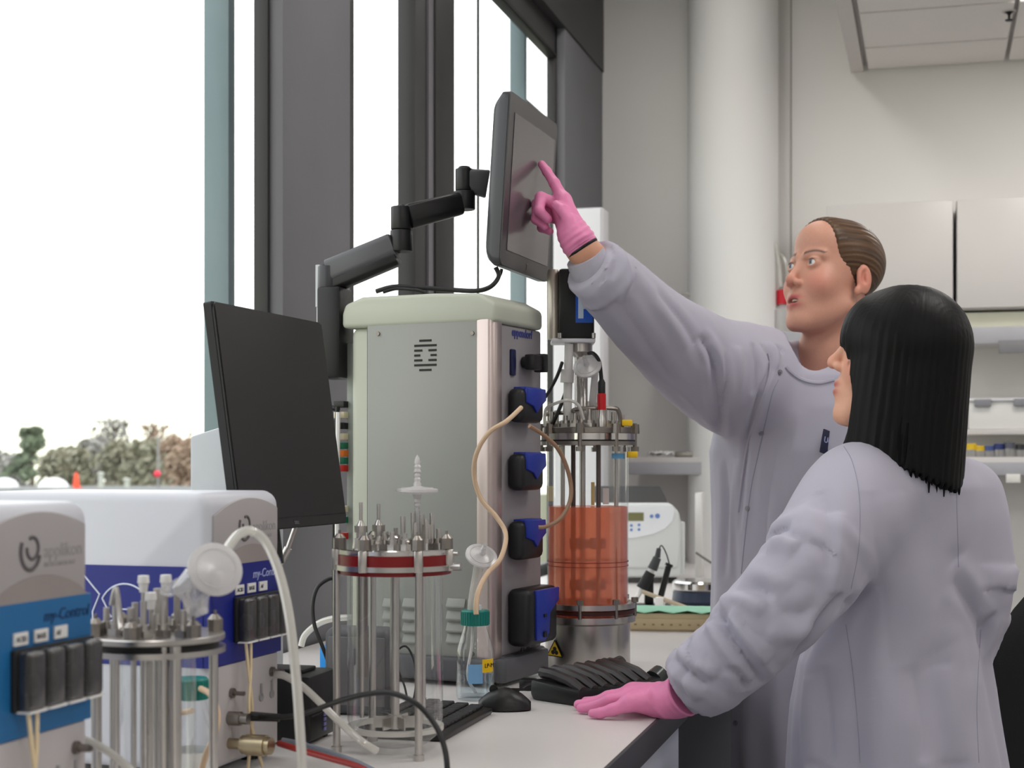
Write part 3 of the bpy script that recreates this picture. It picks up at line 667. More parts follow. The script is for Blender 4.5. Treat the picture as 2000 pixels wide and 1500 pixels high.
MB().cyl((.046, -.004, zp + .012), (.046, -.004, zp + .044), .0085).build('condenser', steel, vB)
for x, y, an in ((-.008, -.035, .6), (.02, -.048, 2.2), (-.02, -.05, 1.4)):
    MB().tube([(x, y, zp + .022), (x + .008 * math.cos(an), y + .008 * math.sin(an), zp + .028), (x + .014 * math.cos(an), y + .014 * math.sin(an), zp + .026)], .0028, 8).build('elbow_port', steel, vB)
fB = filt('vent_filter', 'flat clear vent filter standing upright above the red sealed vessel', W(815, 958, 2.14), (0, 0, 1), .029, .028)
MB().lathe([(.0055, .026), (.0042, .03), (.0052, .033), (.0036, .036), (.0044, .040), (.0026, .046), (0, .05)], 12).build('spike', frost, fB)
MB().cyl((0, 0, -.024), (0, 0, -.062), .0042, .0026).build('stem', clearpl, fB)
# ------------------------------------------------------------------ tower controller
near = W(966, 900, 2.70); tw = thing('control_tower', 'tall pale grey bioreactor tower with blue pumps on its narrow front', 'controller', (near.x, near.y, ZB), math.radians(-10))
TWW, TL, TT = .214, .30, .700
tg = mat('tower_grey', (148, 150, 145), .5, var=.015, scale=4, bump=.04, bscale=500); tcap = mat('tower_cap', (182, 186, 172), .5, var=.015); tfront = mat('tower_front', (142, 138, 141), .5, var=.015)
tbase = mat('tower_base', (84, 84, 88), .55, var=.04); blue = mat('pump_blue', (20, 46, 150), .35, var=.05)
def tp(px, py): q = on(px, py, 1, 0.0, tw); return q.x, q.z
def tf(px, py): q = on(px, py, 0, 0.0, tw); return q.y, q.z
MB().box(-TL, -.02, .004, TWW, .045, .647).build('body', tcap, tw, bevel=.018, seg=4)
cp = MB(); 
cp.prism([(-TL - .012, .644), (.004, .644), (.004, TT - .022), (-.03, TT - .004), (-.12, TT), (-TL + .03, TT), (-TL - .006, TT - .012), (-TL - .012, TT - .03)], lambda u, v, q: (u, q, v), -.004, TWW - .014)
cp.build('top_cap', tcap, tw, bevel=.008, seg=3)
MB().box(-TL + .02, .002, -.012, TWW + .008, .008, .052).build('base', tbase, tw, bevel=.008, seg=3)
MB().prism([(0, 0), (.018, .01), (.018, TWW - .02), (0, TWW)], lambda u, v, q: (u, v, q), .008, .05).build('base_nose', tbase, tw, bevel=.004)
MB().box(-.03, -.003, .028, TWW - .006, .05, .644).build('front_panel', tfront, tw, bevel=.006, seg=3)
# bright rounded corner column
cc = [(-.034, .0)] + [(-.012 + .012 * math.cos(a), .014 + .016 * math.sin(a)) for a in [-PI / 2 + PI / 2 * i / 8 for i in range(9)]] + [(0, .034), (-.034, .034)]
MB().prism(cc, lambda u, v, q: (u, v - .003, q), .05, .65).build('corner_column', mat('column_steel', (196, 182, 178), .38, .85, var=.05, stretch=(1, 1, .05)), tw, bevel=.002)
# door panel with screws, vent and louvres
xa, za = tp(718, 630); xb, zb_ = tp(943, 1300)
dr = MB().box(xa, xb, -.002, .006, zb_, za).build('door', tg, tw, bevel=.002)
MB().box(xa - .002, xb + .002, .0015, .0035, zb_ - .002, za + .002).build('door_gap', mat('gap_dark', (70, 72, 70), .8), tw)
for px, py_ in ((740, 652), (924, 651), (752, 1277), (924, 1277)):
    x, z = tp(px, py_); MB().cyl((x, -.0045, z), (x, 0, z), .0036, .0042, 10).build('screw', scr_m, dr)
slot = mat('slot_dark', (38, 38, 38), .8)
xc, zc = tp(832, 694); 
for i in range(7):
    z = zc + (3 - i) * .0088; w = .0125 if i in (0, 6) else .0228
    for s_ in ((0,) if i in (0, 1, 5, 6) else (-1, 1)):
        if s_ == 0: a_, b_ = xc - w, xc + w
        else:
            g_ = (.0062, .0105, .0062)[i - 2]; a_, b_ = sorted((xc + s_ * g_, xc + s_ * .0228))
        MB().box(a_, b_, -.0026, .0, z - .0019, z + .0019).build('vent_slot', slot, dr)
for pxa, pxb in ((751, 781), (790, 826), (875, 911)):
    for py_ in (1175, 1199, 1222, 1244):
        x0, z0 = tp(pxa, py_); x1, _ = tp(pxb, py_)
        MB().prism([(0, -.010), (-.007, -.010), (-.0075, -.007), (-.001, .0065), (0, .0065)], lambda u, v, q: (q, u - .002, z0 + v), x0, x1).build('louvre', tg, dr, bevel=.001)
# pumps on the front
def pump(pya, pyb, big=False):
    yA, zA = tf(992, pya); yB, zB = tf(1052, pyb); y0, y1 = .052, .150
    if big: y0, y1 = .052, .185
    d = .030 if not big else .042
    z0, z1 = min(zA, zB), max(zA, zB)
    p = MB().box(-.002, d, y0, y1, z0, z1).build('pump', mat('pump_black', (24, 24, 26), .45, var=.1, bump=.05), tw, bevel=.012, seg=3)
    m = (y0 + y1) / 2; zm = z0 + (z1 - z0) * .48
    if not big:
        poly = [(y0 + .014, z1 + .001), (y1 - .004, z1 + .001), (y1 - .001, zm + .012), (m + .022, zm - .001), (m + .008, zm - .012), (m - .006, zm), (y0 + .014, zm + .006)]
    else:
        poly = [(y0 + .028, z1 - .004), (y1 - .004, z1 - .004), (y1 - .006, z1 - .028), (m + .022, zm + .006), (m + .018, z0 + .02), (m - .002, z0 + .006), (y0 + .028, z0 + .01)]
    MB().prism(poly, lambda u, v, q: (q, u, v), d - .004, d + .004).build('pump_cover', blue, p, bevel=.002)
    if not big: MB().box(.003, d - .002, y0 + .018, y1 - .008, z1 - .004, z1 + .003).build('pump_lid', blue, p, bevel=.002)
    else:
        MB().box(d + .003, d + .007, m - .012, m - .002, z0 + .014, z0 + .024).build('latch', black_mt, p); MB().box(d + .003, d + .006, m - .010, m, z0 + .05, z0 + .056).build('slot', black_mt, p)
    return p
for a_, b_ in ((758, 828), (886, 956), (1018, 1086)): pump(a_, b_)
pump(1150, 1248, True)
lg = mat('logo_navy', (60, 66, 130), .5)
y, z = tf(1002, 655); text('eppendorf', .021, lg, tw, frame((-.0022, y, z), (0, 1, 0), (0, 0, 1)), bold=.0006)
y, z = tf(1020, 1279); text('BioFlo', .018, mat('logo_grey', (92, 88, 90)), tw, frame((-.0022, y, z), (0, 1, 0), (0, 0, 1)), bold=.0004)
y, z = tf(998, 705); MB().box(-.004, .002, y, y + .02, z - .026, z + .022).build('power_switch', mat('switch_navy', (14, 22, 66), .35), tw, bevel=.004)
y, z = tf(1018, 707)
u_ = MB().cyl((-.003, y + .012, z), (.012, y + .012, z), .011).box(.006, .026, y, y + .04, z - .014, z + .014).box(.006, .03, y + .04, y + .056, z - .017, z + .017)
u_.build('usb_plug', black_pl, tw, bevel=.003)
# back panel connectors seen past the far edge of the tower
bk = MB().box(-TL - .022, -TL, .03, .17, .08, .62).build('back_panel', mat('back_panel', (150, 156, 150), .5), tw, bevel=.003)
conn = [('connector_black', (20, 20, 20), .505), ('connector_cream', (220, 210, 180), .485), ('connector_black', (20, 20, 20), .465), ('connector_cream', (220, 210, 180), .445), ('connector_green', (30, 110, 80), .428), ('connector_orange', (226, 120, 40), .414), ('connector_green', (30, 110, 80), .400), ('connector_red', (190, 40, 30), .386), ('connector_cream', (220, 210, 180), .31), ('connector_green', (90, 140, 110), .29), ('connector_red', (190, 40, 60), .26)]
for nm, col_, z in conn:
    MB().box(-TL - .040, -TL - .018, .014, .045, z - .006, z + .006).build('connector', mat(nm, col_, .4), tw, bevel=.001)
for z in (.497, .470): MB().tube([(-TL - .038, .03, z), (-TL - .06, .028, z + .003), (-TL - .075, .03, z - .006)], .005, 8).build('plug', rubber, tw)
MB().tube([(-TL - .03, .012, .50), (-TL - .034, .008, .4), (-TL - .034, .006, .2), (-TL - .034, .008, .1)], .004, 7).build('wire', rubber, tw)
MB().tube([(-TL - .024, .004, .49), (-TL - .024, .0, .3), (-TL - .024, .002, .09)], .0042, 7).build('wire', white_pl, tw)
# cables and tubes hung on the tower
hose('tan_tube', [W(1018, 796, 2.62), W(990, 822, 2.58), W(955, 845, 2.57), W(931, 885, 2.57), W(926, 930, 2.58), W(940, 975, 2.58), W(970, 1010, 2.57), W(988, 1045, 2.55), W(978, 1090, 2.50), W(952, 1120, 2.42), W(936, 1150, 2.385), W(930, 1178, 2.37), W(930, 1200, 2.365)], .0040, tan_tube, 'tan tube looping from the topmost blue pump down to the teal capped bottle')
hose('tan_tube', [W(1034, 832, 2.68), W(1062, 850, 2.70), W(1092, 880, 2.72), W(1112, 930, 2.74), W(1114, 975, 2.74), W(1095, 1012, 2.73), W(1068, 1028, 2.72), W(1052, 1030, 2.72)], .0038, mat('tan_tube_dark', (150, 120, 96), .4), 'brown tube arcing in front of the orange vessel between two blue pumps')
hose('screen_cable', [W(968, 522, 2.78), W(974, 540, 2.78), W(958, 560, 2.77), W(930, 568, 2.77), W(880, 566, 2.79), W(820, 562, 2.80), W(770, 560, 2.81), W(735, 569, 2.82)], .0042, rubber, 'black cable drooping from the touch screen over the tower top', 'cable')
hose('screen_cable', [W(980, 525, 2.79), W(976, 538, 2.79), W(962, 556, 2.785), W(938, 566, 2.785), W(915, 569, 2.79)], .003, rubber, 'thin second cable from the touch screen, meeting the thicker one', 'cable')
hose('loose_cable', [W(748, 571, 2.8), W(775, 564, 2.8), W(810, 566, 2.79), W(830, 571, 2.79)], .003, black_pl, 'short grey cable loop lying on the tower top', 'cable')
# ------------------------------------------------------------------ screen arm
arm_g = mat('arm_grey', (66, 66, 70), .4, .2, var=.06); arm_b = mat('arm_black', (20, 20, 22), .4, var=.1)
ar = thing('monitor_arm', 'black and grey jointed arm carrying the touch screen above the tower', 'arm', W(645, 745, 2.87))
def arm(mb, name, m, **k):
    o = mb.build(name, m, None, **k); o.location = o.location - ar.location; o.parent = ar; return o
def beam(mb, p0, p1, w, h0, h1, chx=.25):
    p0 = Vector(p0); p1 = Vector(p1); t = (p1 - p0).normalized(); s = t.cross(UP).normalized(); u = s.cross(t)
    ring = []
    for p, h in ((p0, h0), (p1, h1)):
        ring.append([p + s * (w * a) + u * (h * b) for a, b in ((-1, -.5), (-.6, -1), (.6, -1), (1, -.5), (1, .7), (.75, 1), (-.75, 1), (-1, .7))])
    vs = ring[0] + ring[1]; n = 8
    return mb.raw(vs, [tuple(range(n - 1, -1, -1)), tuple(range(n, 2 * n))] + [(i, (i + 1) % n, n + (i + 1) % n, n + i) for i in range(n)])
arm(MB().cyl(W(627, 735, 2.88), W(627, 600, 2.88), .0085).cyl(W(627, 600, 2.88), W(627, 518, 2.88), .0105), 'pole', mat('pole_silver', (150, 152, 156), .3, .9))
m_ = MB(); c0 = W(657, 740, 2.86); c1 = W(657, 562, 2.86)
m_.box(c0.x - .028, c0.x + .018, c0.y - .03, c0.y + .04, c0.z, c1.z); arm(m_, 'mount_block', arm_b, bevel=.006)
arm(MB().cyl(W(641, 575, 2.87), W(641, 520, 2.87), .020, .019, 20), 'lower_joint', arm_g, bevel=.002)
arm(beam(MB(), W(645, 534, 2.875), W(772, 480, 2.85), .022, .025, .023), 'lower_link', mat('arm_link', (92, 92, 96), .4, .2), bevel=.004)
arm(beam(MB(), W(640, 562, 2.874), W(778, 506, 2.848), .018, .014, .012), 'cable_channel', arm_b, bevel=.003)
arm(MB().cyl(W(784, 492, 2.845), W(784, 450, 2.845), .0215, .0205, 22).cyl(W(784, 449, 2.845), W(784, 404, 2.845), .0195, .0195, 22).cyl(W(784, 404, 2.845), W(784, 400, 2.845), .008, .007), 'elbow_joint', arm_b, bevel=.002)
arm(beam(MB(), W(796, 424, 2.847), W(898, 398, 2.89), .020, .023, .021), 'upper_link', arm_b, bevel=.004)
arm(MB().cyl(W(907, 410, 2.893), W(907, 374, 2.893), .0205, .0205, 22).cyl(W(907, 373, 2.893), W(907, 330, 2.893), .017, .017, 22).cyl(W(907, 330, 2.893), W(907, 325, 2.893), .013, .010), 'wrist_joint', arm_b, bevel=.002)
arm(beam(MB(), W(908, 352, 2.893), W(953, 360, 2.895), .014, .021, .026), 'bracket', arm_g, bevel=.003)
# ------------------------------------------------------------------ touch screen
def screen(name, lab, bl, br, h, tilt, secs, bez, scr_m_, bezel_m, back_m, bz):
    d = br - bl; rz = math.atan2(-d.x, d.y); w = d.length; t = bpy.data.objects.new(name, None); C.objects.link(t)
    t.location = (bl + br) / 2; t.rotation_euler = (0, tilt, rz); tag(t, lab, 'screen')
    def rr(ins, x, r):
        pts = []
        for cy, cz, a0 in ((w / 2 - ins - r, h - ins - r, 0), (-w / 2 + ins + r, h - ins - r, 90), (-w / 2 + ins + r, ins + r, 180), (w / 2 - ins - r, ins + r, 270)):
            for i in range(6):
                a = math.radians(a0 + 18 * i); pts.append((x, cy + r * math.cos(a), cz + r * math.sin(a)))
        return pts
    vs, n = [], 24
    for x, ins, r in secs: vs += rr(ins, x, r)
    m = len(secs); fs = [(i * n + j, i * n + (j + 1) % n, (i + 1) * n + (j + 1) % n, (i + 1) * n + j) for i in range(m - 1) for j in range(n)]
    fs += [tuple(range(n)), tuple((m - 1) * n + j for j in range(n))]
    MB().raw(vs, fs).build('back_shell', back_m, t, ang=50)
    b = MB(); o0 = rr(.001, .003, .012); o1 = rr(.001, -.001, .012); b.raw(o0 + o1, [tuple(range(n)), tuple(range(2 * n - 1, n - 1, -1))] + [(j, (j + 1) % n, n + (j + 1) % n, n + j) for j in range(n)])
    b.build('bezel', bezel_m, t)
    MB().box(.003, .0042, -w / 2 + bz[0], w / 2 - bz[1], bz[2], h - bz[3]).build('display', scr_m_, t)
    return t, w
bezel_m = mat('bezel_grey', (62, 60, 62), .4); shell_d = mat('screen_shell', (60, 61, 66), .35, var=.05)
ts, tw_ = screen('touch_screen', 'grey touch screen on the jointed arm at the pointing finger', W(974, 521, 2.752), W(1068, 548, 3.035), .312, math.radians(3.6),
    [(.0, .0, .014), (-.014, .0, .016), (-.030, .010, .03), (-.042, .045, .04), (-.047, .095, .03)], None, mat('display_off', (96, 93, 95), .22, var=.01, spec=.6), bezel_m, shell_d, (.030, .016, .030, .034))
text('T', .016, mat('logo_pale', (150, 146, 148)), ts, frame((.0036, .0, .009), (0, 1, 0), (0, 0, 1)))
tag(ts)
# ------------------------------------------------------------------ black monitor facing the operators, behind the navy controller
bmn, _ = screen('flat_monitor', 'matt black switched-off monitor leaning back behind the navy controller', W(468, 1040, 2.12), W(675, 1022, 2.46), .325, math.radians(-8),
    [(.0, .0, .004), (-.012, .0, .004), (-.022, .02, .01), (-.034, .07, .02)], None, mat('display_black', (34, 34, 35), .42, var=.04, spec=.35), mat('bezel_black', (30, 30, 31), .5), black_mt, (.004, .004, .016, .004))
text('DELL', .007, mat('mark_pale', (120, 120, 122), .5), bmn, frame((.0036, -.012, .005), (0, 1, 0), (0, 0, 1)))
sd = MB().tube([(-.03, .02, .12), (-.05, .02, .10), (-.05, .02, -.05)], .011, 10).build('stand_neck', black_pl, bmn)
p0 = bmn.matrix_basis.inverted() @ Vector((bmn.location.x - .10, bmn.location.y + .075, ZB + .006))
MB().cyl(Vector((-.05, .02, -.04)), p0, .010).build('stand_post', black_pl, bmn)
b_ = MB().lathe([(0, 0), (.068, 0), (.068, .006), (.02, .012), (0, .012)], 28).build('stand_foot', black_pl, bmn)
b_.matrix_basis = bmn.matrix_basis.inverted() @ Matrix.Translation((bmn.location.x - .11, bmn.location.y + .075, ZB))
st_ = MB().cyl(W(577, 1030, 2.40), W(563, 1070, 2.40), .0045).cyl(W(563, 1070, 2.40), W(520, 1150, 2.40), .0065)
st_.M = bmn.matrix_basis.inverted(); st_.v = [st_.M @ v for v in st_.v]; st_.build('gas_strut', steel, bmn)
# ------------------------------------------------------------------ boxes on the bench
pc = thing('mini_computer', 'black box computer with a pale mark on the bench below the monitor', 'computer', (-.84, 2.0, ZB))
MB().box(-.22, 0, 0, .098, .004, .098).build('case', black_pl, pc, bevel=.006)
MB().box(-.20, -.02, .022, .07, .098, .104).build('top_vent', black_mt, pc, bevel=.002)
MB().box(-.001, .0015, .004, .094, .040, .042).build('case_seam', mat('seam_grey', (40, 40, 42)), pc)
for i in range(4): MB().box(0, .0016, .048, .056, .014 + i * .007, .0185 + i * .007).build('case_mark', mat('mark_violet', (120, 116, 170), .5), pc)
for y in (.015, .083): MB().box(-.2, -.01, y - .006, y + .006, 0, .004).build('rubber_foot', rubber, pc)
c = W(712, 900, 2.43); gb = thing('grey_power_box', 'rounded dark grey box seen through the middle glass vessel', 'power supply', (c.x, c.y, ZB))
MB().box(-.06, .05, -.028, .028, 0, .138).build('case', mat('box_grey', (86, 86, 90), .5), gb, bevel=.016, seg=4)
MB().box(-.05, .044, -.030, -.026, .016, .124).build('side_plate', mat('box_plate', (112, 110, 112), .45), gb, bevel=.002)
c = W(452, 900, 2.5); eq = thing('instrument_box', 'pale grey instrument box by the window behind the black monitor', 'instrument', (-1.11, 2.34, ZB))
MB().prism([(-.06, 0), (.055, 0), (.055, .455), (.02, .462), (-.06, .440)], lambda u, v, q: (u, q, v), -.06, .06).build('housing', mat('instrument_grey', (190, 194, 200), .5), eq, bevel=.006)
MB().box(-.04, .04, -.063, -.059, .05, .36).build('door', mat('instrument_grey', (190, 194, 200)), eq, bevel=.001)
hose('white_tube', [W(588, 1262, 2.9), W(596, 1240, 2.9), W(622, 1218, 2.9), W(652, 1208, 2.88), W(690, 1206, 2.86)], .0062, silicone, 'white tube arching behind the rods of the middle vessel to the tower')
hose('power_cable', [W(658, 1129, 2.78), W(640, 1132, 2.78), W(620, 1148, 2.77), W(611, 1180, 2.76), W(614, 1220, 2.75), W(628, 1258, 2.74), W(640, 1290, 2.74)], .0036, rubber, 'black cable looping down from the back of the tower', 'cable')
tag(MB().box(W(642, 1, 2.95).x - .016, W(642, 1, 2.95).x + .012, W(642, 1, 2.95).y - .01, W(642, 1, 2.95).y + .02, ZB, ZB + .045).build('blue_connector_block', mat('connector_blue', (30, 140, 220), .4), bevel=.005), 'small bright blue block behind the black box computer', 'connector')
for i, pts in enumerate(([(745, 1330), (760, 1290), (790, 1262), (808, 1290), (812, 1340), (800, 1400)], [(800, 1400), (790, 1340), (770, 1300), (764, 1340), (758, 1390), (790, 1430)], [(740, 1345), (770, 1370), (800, 1410), (830, 1424)])):
    hose('thin_cable', [W(a, b, 2.44 - .015 * i + (1390 - b) * .0000) for a, b in pts], .0017, rubber, ('thin black cable making the tallest loop behind the glass jar', 'thin black cable in a narrow upright loop behind the glass jar', 'thin black cable lying low behind the glass jar')[i], 'cable')
# bottle with teal cap and its filter
c = W(928, 900, 2.58); bB = bottle('reagent_bottle', 'glass bottle with teal cap and blue label beside the tower foot', (c.x, c.y, ZB), .032, .150, .50, teal, None, capr=.0235)
lb = mat('label_blue', (120, 170, 214), .6)
def wrap(parent, r, a0, a1, z0, z1, m, name):
    vs, fs = [], []; n = 10
    for i in range(n + 1):
        a = math.radians(a0 + (a1 - a0) * i / n); vs += [(r * math.cos(a), r * math.sin(a), z0), (r * math.cos(a), r * math.sin(a), z1)]
    fs = [(2 * i, 2 * i + 2, 2 * i + 3, 2 * i + 1) for i in range(n)]; return MB().raw(vs, fs).build(name, m, parent, recalc=False)
wrap(bB, .0323, -95, -50, .03, .062, lb, 'blue_label'); yl = wrap(bB, .0326, -52, -8, .048, .070, yellow, 'yellow_label')
text('LP-M', .010, ink, yl, frame((.0328 * math.cos(math.radians(-46)), .0328 * math.sin(math.radians(-46)), .056), (.5, .86, 0), (0, 0, 1)) @ Matrix.Translation((0, 0, .0015)))
MB().tube(cr([(-.004, 0, .146), (-.006, 0, .09), (-.012, -.004, .04), (.004, -.01, .012)], 6), .0026, 7).build('dip_tube', frost, bB)
MB().cyl((-.006, 0, .148), (-.006, 0, .166), .006).build('cap_port', white_pl, bB); MB().cyl((.006, .0, .148), (.006, .0, .158), .005).build('cap_port', white_pl, bB)
fC = filt('vent_filter', 'white round vent filter tilted on a tube above the teal capped bottle', W(940, 1086, 2.55), cv(.25, -.62, .74), .027, .024)
hose('silicone_tube', [W(936, 1098, 2.56), W(932, 1125, 2.57), W(926, 1160, 2.575), W(922, 1196, 2.58)], .0085, silicone, 'short white silicone tube from the tilted filter to the teal capped bottle')
# keyboard and mouse
kb = thing('keyboard', 'black keyboard lying on the bench past the middle vessel', 'keyboard', (-.735, 2.205, ZB))
MB().prism([(-.065, 0), (.065, 0), (.067, .010), (-.065, .020)], lambda u, v, q: (u, q, v), -.125, .125).build('case', black_pl, kb, bevel=.003)
kme = None
for r in range(5):
    for q in range(13):
        x = -.052 + r * .0235; y = -.115 + q * .0188; z = .0192 - (x + .065) / .13 * .010
        if kme is None:
            k0 = MB().box(-.0105, .0105, -.0082, .0082, 0, .0055).build('key', mat('key_black', (32, 32, 33), .5), kb, bevel=.0016, seg=1); kme = k0.data; k0.location = (x, y, z)
        else:
            k1 = bpy.data.objects.new('key', kme); C.objects.link(k1); k1.parent = kb; k1.location = (x, y, z)
c = W(986, 900, 2.47); ms = thing('computer_mouse', 'black computer mouse on the bench beside the keyboard', 'mouse', (c.x, c.y, ZB), math.radians(14))
prof = []
vs, fs = [], []
for i in range(13):
    u = i / 12; y = -.042 + .084 * u; h = .036 * math.sin(PI * (.10 + .82 * u)) ** .75; w = .030 * (math.sin(PI * (.07 + .86 * u)) ** .45)
    for j in range(11):
        a = PI * j / 10; vs.append((y, w * math.cos(a), max(.002, h * math.sin(a) ** .7)))
    vs.append((y, 0, 0.0))
fs = [(i * 12 + j, i * 12 + (j + 1) % 12, (i + 1) * 12 + (j + 1) % 12, (i + 1) * 12 + j) for i in range(12) for j in range(12)] + [tuple(range(12)), tuple(12 * 12 + j for j in range(12))]
MB().raw(vs, fs).build('shell', black_pl, ms, ang=60)
MB().box(-.02, .03, -.0006, .0006, .03, .0345).build('button_gap', ink, ms); MB().cyl((-.018, -.004, .033), (-.018, .004, .033), .007).build('scroll_wheel', rubber, ms)
hose('mouse_cable', [W(1008, 1352, 2.56), W(1030, 1337, 2.63), W(1048, 1336, 2.66), W(1068, 1339, 2.66), W(1090, 1338, 2.67)], .0024, rubber, 'thin black cable from the mouse towards the ribbed rack', 'cable')
tag(MB().box(W(1032, 1, 2.68).x - .014, W(1032, 1, 2.68).x + .014, W(1032, 1, 2.68).y - .012, W(1032, 1, 2.68).y + .012, ZB, ZB + .02).build('small_plug', black_pl, bevel=.003), 'small black plug on the bench at the tower foot', 'plug')
# ribbed black rack
c = W(1168, 900, 2.61); rk = thing('ribbed_rack', 'low black rack with slanted ribs between the mouse and the pink gloved hand', 'rack', (c.x, c.y, ZB), math.radians(-30))
MB().prism([(-.05, .0), (.05, .0), (.056, .012), (.054, .026), (-.054, .034), (-.056, .01)], lambda u, v, q: (u, q, v), -.108, .108).build('tray', black_pl, rk, bevel=.004)
rib_m = mat('rib_black', (40, 34, 34), .35)
for i in range(7):
    y = -.090 + i * .028
    MB().tube([(-.050, y + .006, .044), (-.02, y + .003, .043), (.02, y, .036), (.052, y - .004, .024)], [.010, .010, .0095, .008], 9).build('rib', rib_m, rk)
for y in (.055, .095): MB().cyl((-.05, y, .035), (-.05, y + .022, .042), .015, .013).build('roller', black_pl, rk)
MB().cyl((.03, .112, .02), (.03, .13, .03), .018, .016).build('end_knob', mat('end_clear', (60, 66, 64), .25), rk)
# ------------------------------------------------------------------ large vessel with orange medium
c = W(1148, 900, 2.97); vC = thing('bioreactor_vessel', 'tall glass bioreactor of clear orange medium with a black motor on top', 'bioreactor', (c.x, c.y, ZB), TH)
orange = clear('orange_medium', (1.0, .58, .42), base=.02, body=(255, 156, 118), bodyw=.64)
MB().lathe([(0, 0), (.081, 0), (.082, .004), (.082, .088), (.078, .092), (0, .092)], 56).build('base_skirt', steel, vC)
MB().lathe(annulus(.066, .092, .092, .104), 56, close=True).build('lower_flange', steel, vC)
MB().lathe(annulus(.0785, .0935, .118, .128), 56, close=True).build('lower_clamp', steel, vC)
MB().lathe(annulus(.0785, .0915, .108, .116), 56, close=True).build('lower_seal', mat('seal_dark', (60, 22, 18), .4), vC)
MB().lathe([(.0785, .104), (.0785, .435)], 64).build('glass_wall', glass, vC)
MB().lathe([(0, .105), (.0765, .105), (.0765, .312), (0, .312)], 64).build('medium', orange, vC)
MB().lathe(annulus(.05, .0935, .430, .437), 56, close=True).build('clamp_ring', steel_d, vC)
MB().lathe(annulus(.05, .0925, .437, .440), 56, close=True).build('seal', black_mt, vC)
MB().lathe(annulus(.0, .0935, .440, .452), 56).build('head_ring', chrome, vC)
MB().lathe(disc(.088, .452, .464), 56).build('head_plate', steel_d, vC)
for a in range(0, 360, 45):
    a = math.radians(a - 12); x, y = .0915 * math.cos(a), .0915 * math.sin(a)
    k_ = MB(); k_.cyl((x, y, .418), (x, y, .472), .004); k_.cyl((x, y, .452), (x, y, .470), .009, .008, 8); k_.cyl((x, y, .418), (x, y, .427), .008, n=6); k_.build('clamp_bolt', steel_d, vC)
    k_ = MB(); k_.cyl((x, y, .102), (x, y, .136), .0035); k_.cyl((x, y, .129), (x, y, .138), .007, n=6); k_.build('clamp_bolt', steel_d, vC)
rod_m = mat('rod_dark', (96, 84, 80), .4, .7)
for px, f_ in ((1120, .01), (1166, -.05), (1100, .03), (1205, .02), (1140, .05)):
    x = (px - 1148) / 3000 * 2.97; MB().cyl((x, f_, .12), (x, f_, .455), .0045 if px != 1140 else .006).build('dip_tube', rod_m if px in (1120, 1166) else steel, vC)
MB().box(-.075, .075, .02, .022, .205, .208).build('sparger_ring', rod_m, vC)
MB().lathe(annulus(.0784, .0789, .206, .2075), 56, close=True).build('graduation', mat('print_red', (140, 54, 44)), vC)
MB().lathe(annulus(.0784, .0789, .198, .1992), 56, close=True).build('graduation', mat('print_red', (140, 54, 44)), vC)
for zz in (.16, .24): 
    im = MB().cyl((0, 0, zz - .008), (0, 0, zz + .008), .012)
    for i in range(6):
        im.M = Matrix.Translation((0, 0, zz)) @ Matrix.Rotation(i * PI / 3, 4, 'Z'); im.box(.01, .035, -.001, .001, -.01, .01)
    im.build('impeller', rod_m, vC)
for px, pyy, w, h, m in ((1160, 965, .007, .045, mat('tag_cream', (236, 220, 150), .6)), (1075, 965, .012, .03, mat('tag_cream', (236, 220, 150), .6)), (1186, 970, .012, .032, white_pl), (1120, 972, .012, .024, white_pl)):
    x = (px - 1148) / 3000 * 2.97; z = (900 - pyy) / 3000 * 2.97 + .4; MB().box(x - w / 2, x + w / 2, .04, .042, z - h / 2, z + h / 2).build('strip', m, vC)
wrap(vC, .0791, -58, -30, .404, .414, mat('label_sky', (90, 150, 190), .6), 'maker_label')
# motor and drive
mx = -.023
MB().box(mx - .048, mx + .036, -.036, .036, .626, .634).build('motor_bracket', white_met, vC, bevel=.002)
mo = MB().box(mx - .034, mx + .034, -.034, .034, .634, .768).build('motor', black_pl, vC, bevel=.006)
MB().box(mx - .002, mx + .031, -.0350, -.0335, .664, .742).build('motor_label', mat('label_cobalt', (34, 92, 196), .4), mo)
MB().prism([(.003, .672), (.013, .672), (.013, .690), (.027, .690), (.027, .696), (.018, .718), (.012, .738), (.003, .738)], lambda u, v, q: (mx + u, q, v), -.0358, -.0348).build('label_print', mat('label_print', (210, 224, 240), .5), mo)
MB().lathe([(.012, .634), (.012, .76), (.010, .768), (0, .768)], 18, (mx - .044, -.01, 0)).build('capacitor', mat('capacitor', (196, 188, 176), .35, .6), vC)
for sx_ in (-.032, .032): MB().cyl((mx + sx_, -.036, .634), (mx + sx_, -.036, .644), .0042).build('bracket_screw', steel, vC)
MB().lathe([(.020, .464), (.020, .49), (.013, .50), (.013, .60), (.022, .61), (.022, .626)], 24, (mx + .01, 0, 0)).build('drive_housing', steel, vC)
MB().cyl((mx - .018, -.02, .464), (mx - .014, -.018, .624), .0085).cyl((mx - .018, -.02, .55), (mx - .017, -.02, .575), .013).build('exhaust_pipe', white_pl, vC)
MB().cyl((mx + .026, -.03, .468), (mx + .036, -.034, .575), .0065).build('inlet_pipe', frost, vC)
for x, y, h, r in ((-.07, -.02, .03, .006), (-.06, .02, .034, .006), (-.028, -.058, .026, .006), (.0, -.06, .034, .007), (.03, -.05, .04, .006), (.05, .0, .03, .008), (.064, -.03, .024, .006), (-.045, -.045, .022, .006), (.018, .05, .05, .006), (-.075, .0, .05, .0045), (.0, -.03, .05, .007)):
    p_ = MB(); port(p_, x, y, .464, h, r); p_.build('port', steel, vC)
